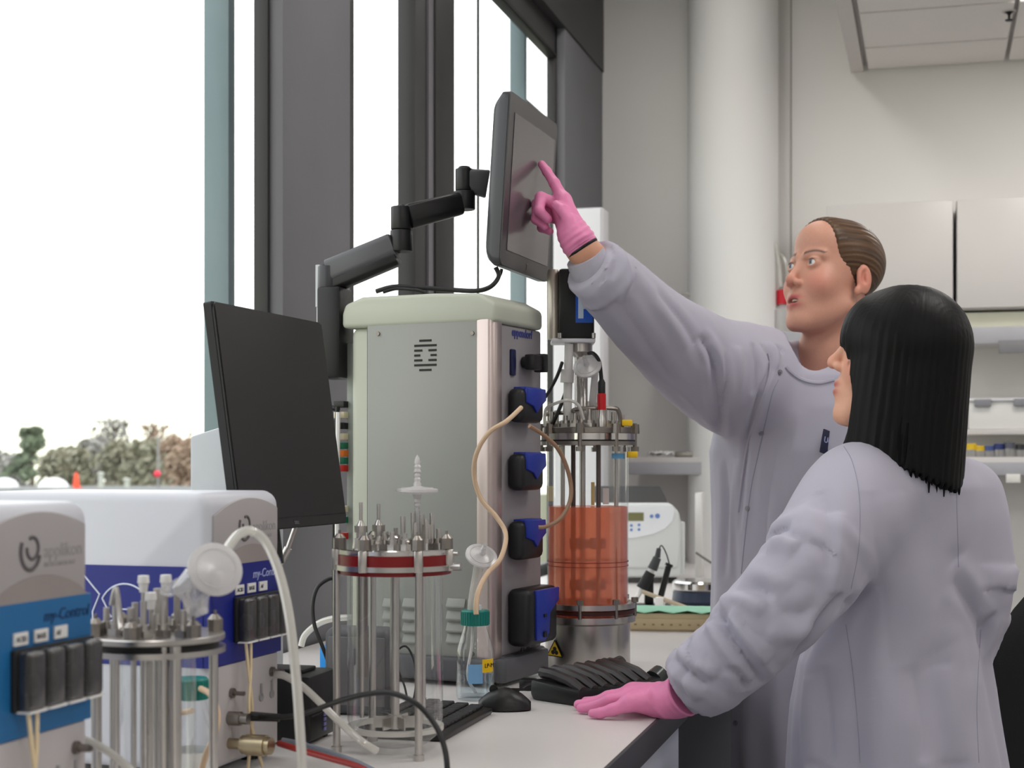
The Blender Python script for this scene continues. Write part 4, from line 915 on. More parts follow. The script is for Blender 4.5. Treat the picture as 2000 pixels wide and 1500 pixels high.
MB().tube(cr([(-.02, -.05, .464), (-.022, -.05, .484), (-.03, -.045, .496), (.0, -.05, .50), (.046, -.05, .50), (.056, -.048, .494), (.06, -.046, .478), (.06, -.046, .464)], 5), .0042, 8).build('handle', steel_d, vC)
MB().tube([(-.082, .0, .49), (-.05, -.02, .492), (-.035, -.02, .49)], .004, 8).build('handle', steel_d, vC)
for x, y, z in ((.072, -.05, .472), (.083, -.038, .412)): MB().box(x - .010, x + .010, y - .008, y + .008, z - .006, z + .006).build('yellow_clip', yellow, vC, bevel=.002)
MB().prism([(-.0185, 0), (.0185, 0), (0, .033)], lambda u, v, q: (-.0655 + u * .8, -.0515 - u * .95 + q, .028 + v), -.0012, .0).build('hazard_border', ink, vC)
hz = MB().prism([(-.0155, .002), (.0155, .002), (0, .029)], lambda u, v, q: (-.0655 + u * .8, -.0515 - u * .95 + q, .028 + v), -.0022, -.0012).build('hazard_sign', yellow, vC)
sy_ = MB(); H_ = lambda u, v, q: (-.0655 + u * .8, -.0515 - u * .95 + q, .028 + v)
for a in (90, 210, 330):
    a = math.radians(a); cx, cz = .0046 * math.cos(a), .0105 + .0046 * math.sin(a)
    sy_.prism([(cx + .0042 * math.cos(2 * PI * i / 12), cz + .0042 * math.sin(2 * PI * i / 12)) for i in range(12)], H_, -.0026, -.0020)
sy_.build('hazard_symbol', ink, hz)
fD = filt('vent_filter', 'cloudy vent filter under the black motor of the orange vessel', W(1147, 716, 2.90), cv(-.25, -.75, .6), .027, .022)
hose('sensor_cable', [W(1150, 690, 2.93), W(1160, 691, 2.91), W(1170, 706, 2.90), W(1174, 735, 2.90), W(1175, 768, 2.90)], [.003] * 32 + [.005], rubber, 'black sensor cable bending over to the red plug on the orange vessel', 'cable') if False else hose('sensor_cable', [W(1150, 690, 2.93), W(1160, 691, 2.91), W(1170, 706, 2.90), W(1174, 735, 2.90), W(1175, 768, 2.90)], .0038, rubber, 'black sensor cable bending over to the red plug on the orange vessel', 'cable')
pl = thing('sensor_plug', 'red and black sensor plug standing on the orange vessel head', 'plug', W(1175, 838, 2.90))
MB().lathe([(.0085, .036), (.0085, .066), (.006, .068), (0, .068)], 16).build('red_sleeve', mat('plug_red', (190, 22, 30), .35), pl); MB().lathe([(.0072, .066), (.0072, .088), (.004, .094), (0, .094)], 14).build('black_boot', rubber, pl)
MB().lathe([(.0095, 0), (.0095, .018), (.0075, .024), (.0075, .036)], 14).build('metal_socket', steel, pl)
hose('drive_cable', [W(1098, 708, 2.95), W(1088, 735, 2.93), W(1072, 765, 2.90), W(1060, 782, 2.88), W(1048, 800, 2.88)], .0034, rubber, 'black cable slanting from the motor bracket to the tower', 'cable')
hose('drive_cable', [W(1104, 768, 2.96), W(1094, 795, 2.95), W(1084, 818, 2.94), W(1076, 834, 2.94)], .0038, rubber, 'short black cable slanting onto the orange vessel head', 'cable')
hose('white_tube', [W(1064, 832, 2.9), W(1066, 800, 2.89), W(1085, 788, 2.88), W(1110, 782, 2.88), W(1130, 792, 2.88), W(1140, 820, 2.88)], .0030, silicone, 'thin white tube arching over the orange vessel head')
# ------------------------------------------------------------------ far end of the bench
c = W(1310, 900, 3.66); blk = thing('drawer_tray', 'shallow tan wooden drawer tray on the far bench under a green mat', 'tray', (c.x, c.y, ZB), math.radians(8))
wood = mat('tray_wood', (190, 172, 138), .6, var=.08, scale=12, stretch=(1, .1, 1))
MB().box(-.105, .15, -.06, .06, 0, .042).build('case', wood, blk, bevel=.003); MB().box(-.09, .14, -.0635, -.058, .004, .030).build('drawer_front', wood, blk, bevel=.002)
for i in range(11): MB().box(-.084 + i * .021, -.078 + i * .021, -.0645, -.063, .014, .018).build('notch', mat('notch_dark', (150, 130, 100)), blk)
gm = thing('green_mat', 'pale green paper mat spread on the tan tray', 'mat', (c.x, c.y, ZB + .0425), math.radians(8))
vs, fs = [], []
for i in range(19):
    for j in range(9):
        x, y = -.11 + .30 * i / 18, -.066 + .15 * j / 8; z = .003 + .003 * math.sin(9 * i / 18 * PI) * math.cos(j) + (.018 * max(0, (i - 12) / 6) ** 2)
        vs.append((x, y, z))
fs = [(i * 9 + j, (i + 1) * 9 + j, (i + 1) * 9 + j + 1, i * 9 + j + 1) for i in range(18) for j in range(8)]
o = MB().raw(vs, fs).build('sheet', mat('mat_green', (150, 206, 178), .7, var=.04), gm); md = o.modifiers.new('s', 'SOLIDIFY'); md.thickness = .0015
c = W(1268, 900, 4.15); es = thing('pipette_stand', 'black stand holding slanted pipettes on the far bench', 'stand', (c.x, c.y, ZB), TH)
MB().box(-.05, .06, -.05, .05, 0, .012).build('foot', black_pl, es, bevel=.004)
MB().box(-.012, .012, .0, .02, .012, .09).build('post', black_pl, es, bevel=.003)
MB().cyl((.025, 0, .01), (.052, 0, .115), .0085).cyl((.052, 0, .115), (.055, 0, .122), .011).build('pipette', black_pl, es)
MB().cyl((-.042, -.02, .02), (-.018, -.02, .062), .007).build('pipette', white_pl, es)
MB().cyl((-.022, -.02, .056), (.002, -.02, .10), .016, .014).build('clamp_arm', black_mt, es)
MB().cyl((.0, -.02, .096), (.008, -.02, .112), .0085).build('white_collar', white_pl, es)
MB().cyl((.006, -.02, .108), (.020, -.02, .14), .014, .011).cyl((.020, -.02, .14), (.024, -.02, .165), .008, .006).build('probe_head', mat('probe_grey', (62, 64, 66), .5), es)
MB().tube(cr([(.024, -.02, .163), (.032, -.02, .172), (.045, -.01, .15), (.054, 0, .122)], 6), .0018, 6).build('lead', rubber, es)
tag(MB().cyl(W(1256, 1156, 4.0), W(1366, 1196, 3.85), .0055).build('tan_rod', mat('rod_tan', (176, 160, 136), .5)), 'tan stick leaning across the far bench behind the green mat', 'rod')
tag(MB().box(W(1289, 1, 3.95).x - .012, W(1289, 1, 3.95).x + .012, W(1289, 1, 3.95).y - .012, W(1289, 1, 3.95).y + .012, ZB, ZB + .05).build('white_vial', white_pl, bevel=.004), 'small white vial beside the tan stick', 'vial')
c = W(1372, 900, 4.3); hp = thing('magnetic_stirrer', 'round steel topped stirrer with dark blue body on the far bench', 'stirrer', (c.x, c.y, ZB), 0)
MB().lathe([(.075, 0), (.085, .01), (.082, .035), (.07, .04)], 32).build('body', mat('stirrer_navy', (46, 56, 78), .4), hp); MB().lathe([(.078, .036), (.085, .044), (.085, .060), (.078, .066), (0, .066)], 36).build('steel_top', chrome, hp)
# centrifuge
c = W(1250, 900, 5.0); cf = thing('centrifuge', 'pale grey benchtop centrifuge with display and raised smoked lid', 'centrifuge', (c.x, c.y, ZB), TH + .02)
cfm = mat('centrifuge_white', (214, 218, 218), .5, var=.02)
fp = [(-.15, .012), (.128, .012), (.135, .03), (.135, .20), (.11, .238), (-.15, .238)]
MB().box(-.15, .135, .0, .30, .02, .215).build('body', cfm, cf, bevel=.012, seg=3)
MB().prism([(-.15, .05), (.124, .05), (.134, .15), (.128, .232), (.10, .262), (-.15, .262)], lambda u, v, q: (u, q - .0 + .0 * v, v), -.012, .10).build('front_hood', cfm, cf, bevel=.010, seg=3)
pn = [(-.145, .254)] + [(.108 * math.sin(PI / 2 * i / 10) if i else 0, .254 - .008 * i / 10 * 0) for i in range(0)]
pn = [(-.145, .252), (.105, .252), (.112, .24), (.104, .205), (.08, .18), (.04, .162), (-.02, .150), (-.145, .146)]
cpn = MB().prism(pn, lambda u, v, q: (u, q, v), -.0155, -.011).build('control_panel', mat('panel_pale', (232, 236, 240), .4), cf)
MB().box(-.10, .010, -.0175, -.0150, .205, .232).build('display', mat('lcd_olive', (122, 122, 84), .3), cpn)
for x, z, r in ((.036, .220, .006), (.055, .221, .008), (-.03, .190, .0045), (-.005, .192, .0045), (-.03, .176, .0045), (-.005, .177, .0045)):
    MB().cyl((x, -.0175, z), (x, -.0150, z), r).build('button', mat('button_blue', (108, 138, 196), .4), cpn)
ld = MB().prism([(.06, .235), (.26, .285), (.268, .315), (.05, .262)], lambda u, v, q: (q, u, v), -.14, .10).build('lid', mat('lid_smoke', (62, 62, 63), .6), cf, bevel=.006)
MB().box(-.13, .09, .10, .25, .215, .225).build('lid_seal', black_mt, cf)
MB().box(.135, .150, .02, .28, .03, .20).build('side_panel', cfm, cf, bevel=.004)
for z in (.055, .075): MB().box(.150, .152, .03, .06, z - .006, z + .008).build('switch', black_pl, cf)
for x in (-.12, .11):
    for y in (.03, .26): MB().cyl((x, y, 0), (x, y, .022), .014).build('foot', rubber, cf)
ps = W(1364, 1120, 5.3); tag(MB().box(ps.x - .012, ps.x + .012, ps.y, ps.y + .05, ZB, ZB + .29).build('upright_trunking', white_pl, bevel=.003), 'narrow white upright trunking beside the centrifuge', 'trunking')
hose('mains_lead', [W(1360, 1080, 5.2), W(1378, 1092, 5.25), W(1394, 1100, 5.3), W(1402, 1085, 5.4), W(1398, 1070, 5.5)], .004, mat('lead_grey', (120, 120, 116), .5), 'grey lead curving from the centrifuge to the wall', 'cable')
q0, q1_ = on(1078, 900, 1, 5.42), on(1176, 900, 1, 5.42); tc_ = thing('tall_cabinet', 'tall narrow white cabinet at the window corner behind the pointing arm', 'cabinet', ((q0.x + q1_.x) / 2, 5.48, ZB))
hw = (q1_.x - q0.x) / 2; tz = on(1150, 404, 1, 5.42).z - ZB
MB().box(-hw, hw, -.045, .06, 0, tz).build('body', white_met, tc_, bevel=.008, seg=3); MB().box(-hw + .01, hw - .006, -.06, -.046, .02, tz - .004).build('door', white_met, tc_, bevel=.003)
MB().box(hw - .022, hw - .014, -.074, -.058, tz * .40, tz * .52).build('handle', mat('rail_grey', (132, 130, 134)), tc_, bevel=.002)
# ------------------------------------------------------------------ shelves and cupboards on the back wall
YS = 5.92
def zs(py, px=1400, Y=YS): return on(px, py, 1, Y).z
def xs_(px, Y=YS): return on(px, 900, 1, Y).x
z0, z1 = zs(925), zs(893); xl = xs_(1228)
s1 = thing('wall_shelf', 'long low white shelf on the back wall above the centrifuge', 'shelf', (xl, YB, z0))
MB().box(0, 4.4 - xl, YS - YB, 0, 0, z1 - z0).build('board', white_lam, s1, bevel=.003); MB().box(.0, 4.4 - xl, YS - YB - .012, YS - YB, -.004, (z1 - z0) * .7).build('front_lip', mat('shelf_lip', (176, 176, 182), .5), s1, bevel=.002)
z2, z3 = zs(690, 1700), zs(643, 1700); xl2 = xs_(1270)
s2 = thing('wall_shelf', 'upper white shelf on the back wall carrying tubing and bottles', 'shelf', (xl2, YB, z2))
MB().box(0, 4.4 - xl2, YS - YB, 0, (z3 - z2) * .35, z3 - z2).build('board', white_lam, s2, bevel=.003); MB().box(0, 4.4 - xl2, YS - YB - .012, YS - YB, (z3 - z2) * .3, (z3 - z2) * .98).build('front_lip', mat('shelf_lip', (176, 176, 182), .5), s2, bevel=.002)
lb_ = MB().box(xs_(1950) - xl2, xs_(2080) - xl2, YS - YB - .024, YS - YB - .01, -.01, (z3 - z2) * .42).build('label_rail', mat('rail_grey', (132, 130, 134), .5), s2, bevel=.002)
zc0, zc1 = zs(606, 1800), zs(392, 1800)
xe = [xs_(1612), xs_(1866), xs_(2130), xs_(2400)]
for i in range(3):
    cbt = thing('wall_cupboard', ('white wall cupboard behind the heads, left of the dark gap', 'white wall cupboard right of the dark gap, cut by the frame', 'white wall cupboard furthest from the column')[i], 'cupboard', (xe[i] + .004, YB, zc0), 0, 'wall cupboards')
    w = xe[i + 1] - xe[i] - .012
    MB().box(0, w, YS + .02 - YB, 0, 0, zc1 - zc0).build('carcass', white_lam, cbt); 
    d_ = MB().box(.002, w - .002, YS - YB, YS + .018 - YB, .004, zc1 - zc0 - .004).build('door', white_lam, cbt, bevel=.002)
    MB().box(w - .06, w - .05, YS - YB - .012, YS - YB, .04, .16).build('handle', white_met, d_, bevel=.002) if i else None
zp0, zp1 = zs(640, 1900), zs(608, 1900)
tag(MB().box(xs_(1640), 4.4, YS + .05, YB - .001, max(zp0, z3 + .002), zp1).build('light_pelmet', mat('pelmet_cream', (218, 218, 200), .5), bevel=.003), 'cream pelmet strip under the wall cupboards', 'pelmet')
# bins and small bottles on the right end of the low shelf
bx0, bx1 = xs_(1893), xs_(2010); bn = thing('storage_bin', 'white storage bin with grey clips on the back wall beside the black hair', 'bin', (bx0, YB, zs(838, 1950)))
bw = bx1 - bx0; bh = zs(782, 1950) - zs(838, 1950)
MB().box(0, bw, -.2, -.002, 0, bh).build('box', white_pl, bn, bevel=.006); MB().box(-.005, bw + .005, -.21, -.002, bh, bh + .012).build('lid', white_met, bn, bevel=.003)
for x in (.02, bw - .05): MB().box(x, x + .06, -.216, -.20, bh - .02, bh + .008).build('clip', mat('clip_grey', (140, 140, 146), .5), bn, bevel=.003)
z_b = zs(838, 1950); tag(MB().box(bx0 - .08, 4.3, -.22 + YB, YB, z_b - .02, z_b).build('bin_ledge', white_lam, bevel=.002), 'narrow white ledge under the white storage bin', 'ledge')
for i, (px, col_, h, lab) in enumerate(((1897, (226, 190, 40), .05, 'yellow capped jar on the low shelf beside the black hair'), (1914, (222, 186, 40), .042, 'second yellow capped jar on the low shelf'), (1932, (70, 86, 140), .042, 'slate blue capped jar next to the yellow ones'), (1951, (44, 56, 110), .05, 'navy capped jar on the low shelf'), (1972, (90, 92, 104), .056, 'grey capped jar between the navy and the black one'), (1994, (50, 50, 54), .048, 'black capped jar at the edge of the view'))):
    p = on(px, 900, 1, YS + .05); j = thing('capped_jar', lab, 'jar', (p.x, p.y, z1), 0, 'capped jars on the low shelf')
    MB().lathe([(0, 0), (.019, 0), (.02, .003), (.02, h * .55), (.016, h * .6)], 18).build('jar_body', clearpl, j)
    MB().lathe([(.019, h * .55), (.019, h * .95), (.016, h), (0, h)], 18).build('cap', mat('cap_%d_%d_%d' % col_, col_, .45), j)
p = on(1965, 925, 1, YS - .014); tag(MB().box(p.x, p.x + .05, p.y - .004, p.y, zs(932, 1960) - .02, zs(932, 1960) + .012).build('shelf_ticket', mat('ticket', (236, 236, 230), .6), bevel=.001), 'small paper ticket hanging on the low shelf edge', 'label')
# things on the shelves
p = on(1372, 890, 1, YS + .1); tag(MB().box(p.x - .10, p.x + .085, p.y - .07, p.y + .08, z1, z1 + .022).build('steel_tray', steel_d, bevel=.004), 'flat steel tray lying on the low shelf', 'tray')
tv, tf_ = [], []
p = on(1290, 893, 1, YS + .02); rnd = random.Random(4)
for i in range(7):
    for j in range(5):
        tv.append((p.x - .05 + .10 * i / 6 + rnd.uniform(-.004, .004), p.y - .02 + .05 * j / 4, z1 + .006 + .02 * abs(math.sin(i * 1.3 + j * .9)) - (.035 if i == 0 and j == 0 else 0) * 0))
tf_ = [(i * 5 + j, (i + 1) * 5 + j, (i + 1) * 5 + j + 1, i * 5 + j + 1) for i in range(6) for j in range(4)]
o = tag(MB().raw(tv, tf_).build('tissue', mat('tissue_white', (240, 240, 240), .8)), 'crumpled white tissue on the low shelf near the column', 'tissue'); md = o.modifiers.new('s', 'SOLIDIFY'); md.thickness = .002
sz = z3
p = on(1300, 900, 1, YS + .1); b1 = thing('media_bottle', 'clear bottle with blue cap on the upper shelf above the sleeve', 'bottle', (p.x, p.y, sz))
MB().lathe([(0, 0), (.045, 0), (.046, .005), (.046, .10), (.02, .125), (.02, .14)], 26).build('glass_body', glass, b1); MB().lathe([(.027, .128), (.027, .172), (.024, .175), (0, .175)], 26).build('cap', mat('cap_blue', (16, 52, 168), .4), b1)
b1.location.z = zs(566, 1300, YS + .1) - .175; 
p = on(1530, 900, 1, YS + .1); b2 = thing('media_bottle', 'clear bottle with red cap on the upper shelf behind the profile', 'bottle', (p.x, p.y, sz))
MB().lathe([(0, 0), (.036, 0), (.037, .005), (.037, .09), (.016, .11), (.016, .12)], 26).build('body', frost, b2); MB().lathe([(.026, .112), (.026, .165), (.022, .168), (0, .168)], 26).build('cap', mat('cap_red', (196, 16, 40), .4), b2)
b2.location.z = sz
def WB(px, py, dd=0.0): return on(px, py, 1, YS + .08 + dd)
hose('dip_hose', [WB(1474, 546), WB(1488, 520), WB(1500, 482), WB(1508, 472), WB(1516, 484), WB(1521, 512), WB(1525, 560)], [.008] * 0 or .0085, silicone, 'cream hose looped above the red capped bottle like an arch')
hose('dip_hose', [WB(1492, 518, .02), WB(1505, 498, .02), WB(1520, 496, .02), WB(1532, 508, .02), WB(1540, 540, .02)], .0075, silicone, 'second cream hose crossing the arch above the red capped bottle')
mfd = thing('tubing_manifold', 'clear valve manifold with tan fittings and cream tubes on the upper shelf', 'manifold', WB(1410, 690)); mfd.location.z = sz
def mp(mb, name, m, **k):
    mb.v = [v - mfd.location for v in mb.v]; return mb.build(name, m, mfd, **k)
tanm = mat('fitting_tan', (206, 182, 132), .4)
for px0, px1, py0, py1 in ((1358, 1400, 585, 646), (1412, 1452, 592, 648), (1455, 1482, 588, 640)):
    a, b = WB(px0, py1), WB(px1, py0); mp(MB().box(a.x, b.x, a.y - .03, a.y + .03, max(a.z, sz), b.z), 'valve_body', clearpl, bevel=.012)
mp(MB().cyl(WB(1415, 582), WB(1415, 520), .008).cyl(WB(1415, 536), WB(1415, 520), .011), 'tan_stem', tanm)
mp(MB().cyl(WB(1415, 536, -.01), WB(1415, 529, -.01), .0125), 'black_band', black_pl)
mp(MB().tube([WB(1415, 520), WB(1415, 500), WB(1419, 488)], .009, 10), 'tube_end', frost)
mp(MB().cyl(WB(1385, 606, -.04), WB(1420, 596, -.04), .009).cyl(WB(1380, 622, -.04), WB(1400, 622, -.04), .011), 'tan_fitting', tanm)
mp(MB().cyl(WB(1436, 598, -.03), WB(1460, 598, -.03), .014), 'tan_fitting', tanm); mp(MB().cyl(WB(1485, 612, -.0), WB(1500, 606, -.0), .012), 'tan_fitting', tanm)
for px, pya, pyb in ((1385, 588, 612), (1427, 578, 588), (1426, 592, 600), (1370, 632, 642), (1432, 628, 640), (1462, 576, 584)):
    mp(MB().cyl(WB(px, pya, -.05), WB(px, pyb, -.05), .0075), 'black_clip', black_pl)
for pts in ([(1358, 590), (1345, 575), (1328, 576), (1320, 592), (1326, 606), (1345, 606), (1362, 602)], [(1447, 492), (1454, 510), (1453, 535), (1446, 556), (1440, 580)], [(1446, 556), (1456, 570), (1466, 590), (1470, 610)], [(1474, 620), (1476, 632), (1468, 642), (1455, 640)], [(1440, 575), (1434, 560), (1437, 545)]):
    mp(MB().tube(cr([WB(a, b, -.02) for a, b in pts], 6), .0062, 8), 'loop_tube', silicone)
# ------------------------------------------------------------------ office chair behind the dark haired person
c = W(2072, 900, 3.12); ch = thing('office_chair', 'black office chair standing behind the dark haired person', 'chair', (c.x, c.y, 0), math.radians(200))
fab = mat('chair_fabric', (30, 30, 32), .85, bump=.3, bscale=700)
MB().box(-.24, .24, -.24, .23, .50, .57).build('seat', fab, ch, bevel=.035, seg=4)
vs, fs = [], []
for i in range(15):
    for j in range(13):
        u = i / 14 * 2 - 1; v = j / 12; ww = .240 * (1 - .40 * max(0, v - .66) ** 2 / .116); x = u * ww; z = .63 + .45 * v - .03 * abs(u) ** 4 * v
        vs.append((x, .24 + .05 * v * v - .05 * (1 - u * u) * 0 - .06 * abs(u) ** 2, z))
fs = [(i * 13 + j, (i + 1) * 13 + j, (i + 1) * 13 + j + 1, i * 13 + j + 1) for i in range(14) for j in range(12)]
o = MB().raw(vs, fs).build('backrest', fab, ch); md = o.modifiers.new('s', 'SOLIDIFY'); md.thickness = .06; md.offset = 0; md = o.modifiers.new('b', 'BEVEL'); md.width = .02; md.segments = 3
MB().tube(cr([(0, .05, .48), (0, .26, .50), (0, .31, .62), (0, .285, .8)], 6), .022, 10).build('back_support', black_pl, ch)
MB().cyl((0, 0, .12), (0, 0, .34), .028).cyl((0, 0, .34), (0, 0, .50), .02).build('gas_post', black_pl, ch)
for i in range(5):
    a = 2 * PI * i / 5 + .3; l_ = beam(MB(), (0, 0, .12), (.28 * math.cos(a), .28 * math.sin(a), .085), .022, .02, .014).build('base_arm', black_pl, ch, bevel=.004)
    x, y = .28 * math.cos(a), .28 * math.sin(a); MB().cyl((x - .012, y, .03), (x + .012, y, .03), .03).cyl((x, y, .03), (x, y, .08), .008).build('caster', black_pl, ch)
MB().tube(cr([(-.25, -.1, .54), (-.30, -.1, .56), (-.31, -.08, .74), (-.30, .0, .76)], 5), .016, 8).build('arm_support', black_pl, ch)
MB().box(-.335, -.265, -.16, .10, .75, .785).build('armrest', black_pl, ch, bevel=.014, seg=3)
# ------------------------------------------------------------------ people
coat_m = mat('coat_cloth', (176, 173, 188), .85, var=.015, scale=9, bump=.12, bscale=900, sheen=.1)
rib_cuff = mat('cuff_knit', (178, 175, 188), .9, var=.04, scale=60, stretch=(1, 1, .2), bump=.3, bscale=500)
snap_m = mat('snap_stud', (150, 148, 158), .3, .6); seam_m = mat('seam_thread', (150, 150, 166), .9)
trous = mat('trousers_dark', (38, 38, 44), .9); shoe_m = mat('shoe_black', (28, 27, 27), .5)
glove_m = mat('glove_pink', (234, 138, 184), .42, var=.08, scale=14, bump=.25, bscale=160, sss=.08)
def tone_mat(name, rough=.5, sss=.12, bump=.06):
    m = bpy.data.materials.new(name); m.use_nodes = True; n = m.node_tree; b = n.nodes['Principled BSDF']
    a = n.nodes.new('ShaderNodeAttribute'); a.attribute_name = 'tone'
    no = n.nodes.new('ShaderNodeTexNoise'); no.inputs['Scale'].default_value = 60; no.inputs['Detail'].default_value = 5
    mr = n.nodes.new('ShaderNodeMapRange'); mr.inputs['To Min'].default_value = .93; mr.inputs['To Max'].default_value = 1.06
    mx = n.nodes.new('ShaderNodeMix'); mx.data_type = 'RGBA'; mx.blend_type = 'MULTIPLY'; mx.inputs[0].default_value = 1
    n.links.new(no.outputs[0], mr.inputs['Value']); n.links.new(a.outputs['Color'], mx.inputs[6]); n.links.new(mr.outputs[0], mx.inputs[7])
    n.links.new(mx.outputs[2], b.inputs['Base Color']); b.inputs['Roughness'].default_value = rough
    if sss: b.inputs['Subsurface Weight'].default_value = sss; b.inputs['Subsurface Radius'].default_value = (.010, .004, .002); b.inputs['Subsurface Scale'].default_value = 1.0
    bp = n.nodes.new('ShaderNodeBump'); bp.inputs['Strength'].default_value = bump; bp.inputs['Distance'].default_value = .001
    n2 = n.nodes.new('ShaderNodeTexNoise'); n2.inputs['Scale'].default_value = 500; n.links.new(n2.outputs[0], bp.inputs['Height']); n.links.new(bp.outputs[0], b.inputs['Normal'])
    return m
skin_m = tone_mat('skin')
def hair_mat(name, c0, c1, rough=.4, sp=.35):
    m = bpy.data.materials.new(name); m.use_nodes = True; n = m.node_tree; b = n.nodes['Principled BSDF']
    a = n.nodes.new('ShaderNodeAttribute'); a.attribute_name = 'tone'
    w = n.nodes.new('ShaderNodeTexNoise'); w.inputs['Scale'].default_value = 1.0; w.inputs['Detail'].default_value = 3
    mp = n.nodes.new('ShaderNodeMapping'); n.links.new(a.outputs['Color'], mp.inputs[0]); n.links.new(mp.outputs[0], w.inputs['Vector'])
    mp.inputs['Scale'].default_value = (60, 5, 2)
    r = n.nodes.new('ShaderNodeValToRGB'); r.color_ramp.elements[0].position = .32; r.color_ramp.elements[1].position = .7
    r.color_ramp.elements[0].color = lin(c0) + (1,); r.color_ramp.elements[1].color = lin(c1) + (1,)
    n.links.new(w.outputs[0], r.inputs[0]); n.links.new(r.outputs[0], b.inputs['Base Color']); b.inputs['Roughness'].default_value = rough
    bp = n.nodes.new('ShaderNodeBump'); bp.inputs['Strength'].default_value = .35; bp.inputs['Distance'].default_value = .0015
    n.links.new(w.outputs[0], bp.inputs['Height']); n.links.new(bp.outputs[0], b.inputs['Normal'])
    b.inputs['Specular IOR Level'].default_value = sp
    return m
def person(lab, loc):
    return thing('person', lab, 'person', (loc.x, loc.y, 0))
def gauss(P, c, s): return np.exp(-(((P - np.array(c)) / np.array(s)) ** 2).sum(1))
def head_frame(centre, psi, pitch, roll=0.0):
    """local x = the person's right, y = where the face looks, z = up"""
    f = cv(-math.sin(psi), -math.cos(psi), 0); f = (f * math.cos(pitch) + UP * math.sin(pitch)).normalized()
    x = f.cross(UP).normalized(); z = x.cross(f)
    if roll: q = Matrix.Rotation(roll, 3, f); x = q @ x; z = q @ z
    M = Matrix((x, f, z)).transposed().to_4x4(); M.translation = centre; return M
LOW = 1.13
def head_field(G, open_mouth=True, slim=1.0):
    x, y, z = G; z = np.where(z < 0, z / LOW, z).astype(np.float32); G = (x, y, z); ax = np.abs(x); S = (ax, y, z)
    d = el(G, (0, -.018, .040), (.074, .094, .080))
    d = sm(d, el(G, (0, .030, -.022), (.060, .062, .080)), .03)
    d = sm(d, rc(S, (.050, -.012, -.058), (.020, .066, -.104), .014, .013), .03)
    d = sm(d, el(G, (0, .040, -.070), (.040, .046, .040)), .03)
    d = sm(d, el(G, (0, .078, -.103), (.017, .013, .014)), .018)
    d = sm(d, el(G, (0, .048, .062), (.055, .040, .042)), .03)
    d = sm(d, el(S, (.040, .060, -.034), (.022, .022, .022)), .025)
    d = sm(d, rc(S, (.014, .086, .0165), (.044, .072, .020), .007, .006), .016)
    d = smx(d, -el(S, (.032, .099, .002), (.017, .017, .0125)), .012)
    d = sm(d, rc(G, (0, .083, .012), (0, .106, -.030), .0065, .0085), .010)
    d = sm(d, el(G, (0, .108, -.034), (.0095, .0095, .0085)), .008)
    d = sm(d, el(S, (.0125, .097, -.038), (.0068, .0095, .0065)), .006)
    d = smx(d, -el(S, (.0062, .1035, -.0450), (.0034, .0052, .0040)), .003)
    # eyelids over the eyeballs, opened by a lens
    d = sm(d, el(S, (.0315, .0785, .0025), (.0148, .0140, .0130)), .005)
    d = smx(d, -el(S, (.0325, .0930, .0018), (.0142, .0105, .0066)), .0015)
    # lips
    up = rc(S, (0, .0955, -.0625), (.0205, .0830, -.0680), .0050, .0026); lo = rc(S, (0, .0930, -.0790 if open_mouth else -.0735), (.0190, .0825, -.0700), .0060, .0028)
    d = sm(d, el(G, (0, .076, -.069), (.026, .020, .020)), .012); d = sm(d, up, .005); d = sm(d, lo, .005)
    if open_mouth: d = smx(d, -el(G, (0, .096, -.0705), (.0165, .016, .0042)), .002)
    else: d = smx(d, -el(G, (0, .098, -.0685), (.020, .012, .0010)), .002)
    # ears
    R = np.array(Matrix.Rotation(.30, 3, 'Z') @ Matrix.Rotation(-.18, 3, 'X'))
    e_ = el(S, (.0765, -.020, -.008), (.0070, .0165, .0290), R)
    e_ = smx(e_, -el(S, (.0860, -.016, -.004), (.0105, .0095, .0165), R), .003)
    e_ = sm(e_, el(S, (.0805, -.022, -.004), (.0030, .0030, .0110), R), .003)
    e_ = sm(e_, el(S, (.0740, -.010, -.033), (.0060, .0080, .0090)), .006)
    return sm(d, e_, .006)
def head_tone(P, base, lip, brow, open_mouth=True):
    P = P.copy(); P[:, 2] = np.where(P[:, 2] < 0, P[:, 2] / LOW, P[:, 2])
    ax = np.abs(P[:, 0]); Q = np.stack([ax, P[:, 1], P[:, 2]], 1); col = np.tile(np.array(lin(base)), (len(P), 1))
    def mixc(w, c): 
        nonlocal col; w = np.clip(w, 0, 1)[:, None]; col = col * (1 - w) + np.array(lin(c)) * w
    mixc(.38 * gauss(Q, (.045, .07, -.035), (.020, .03, .020)), (214, 104, 96))
    mixc(.40 * gauss(Q, (0, .108, -.034), (.012, .012, .012)), (212, 104, 92))
    mixc(.5 * gauss(Q, (.08, -.02, -.005), (.012, .03, .034)), (216, 118, 100))
    fr = P[:, 1] > .06
    lipw = np.maximum(gauss(Q, (.006, .093, -.0635), (.016, .016, .0048)), gauss(Q, (.006, .090, -.0780 if open_mouth else -.0745), (.015, .016, .0056)))
    mixc(np.where(fr, 1.15 * lipw, 0), lip)
    # brows follow an arc over each eye
    t = np.clip((ax - .014) / .036, 0, 1); zb = .0225 + .0065 * np.sin(t * 2.3) - .003 * t
    bw = np.exp(-((P[:, 2] - zb) / (.0044 - .0016 * t)) ** 2) * ((ax > .012) & (ax < .052) & (P[:, 1] > .045)); mixc(1.0 * bw, brow)
    le = np.exp(-(((Q - np.array((.0325, .088, .0088))) / np.array((.015, .014, .0024))) ** 2).sum(1)); mixc(.8 * le, (60, 38, 30))
    if open_mouth: mixc(gauss(P, (0, .086, -.0705), (.014, .009, .0035)) * 1.2, (80, 26, 26))
    return col
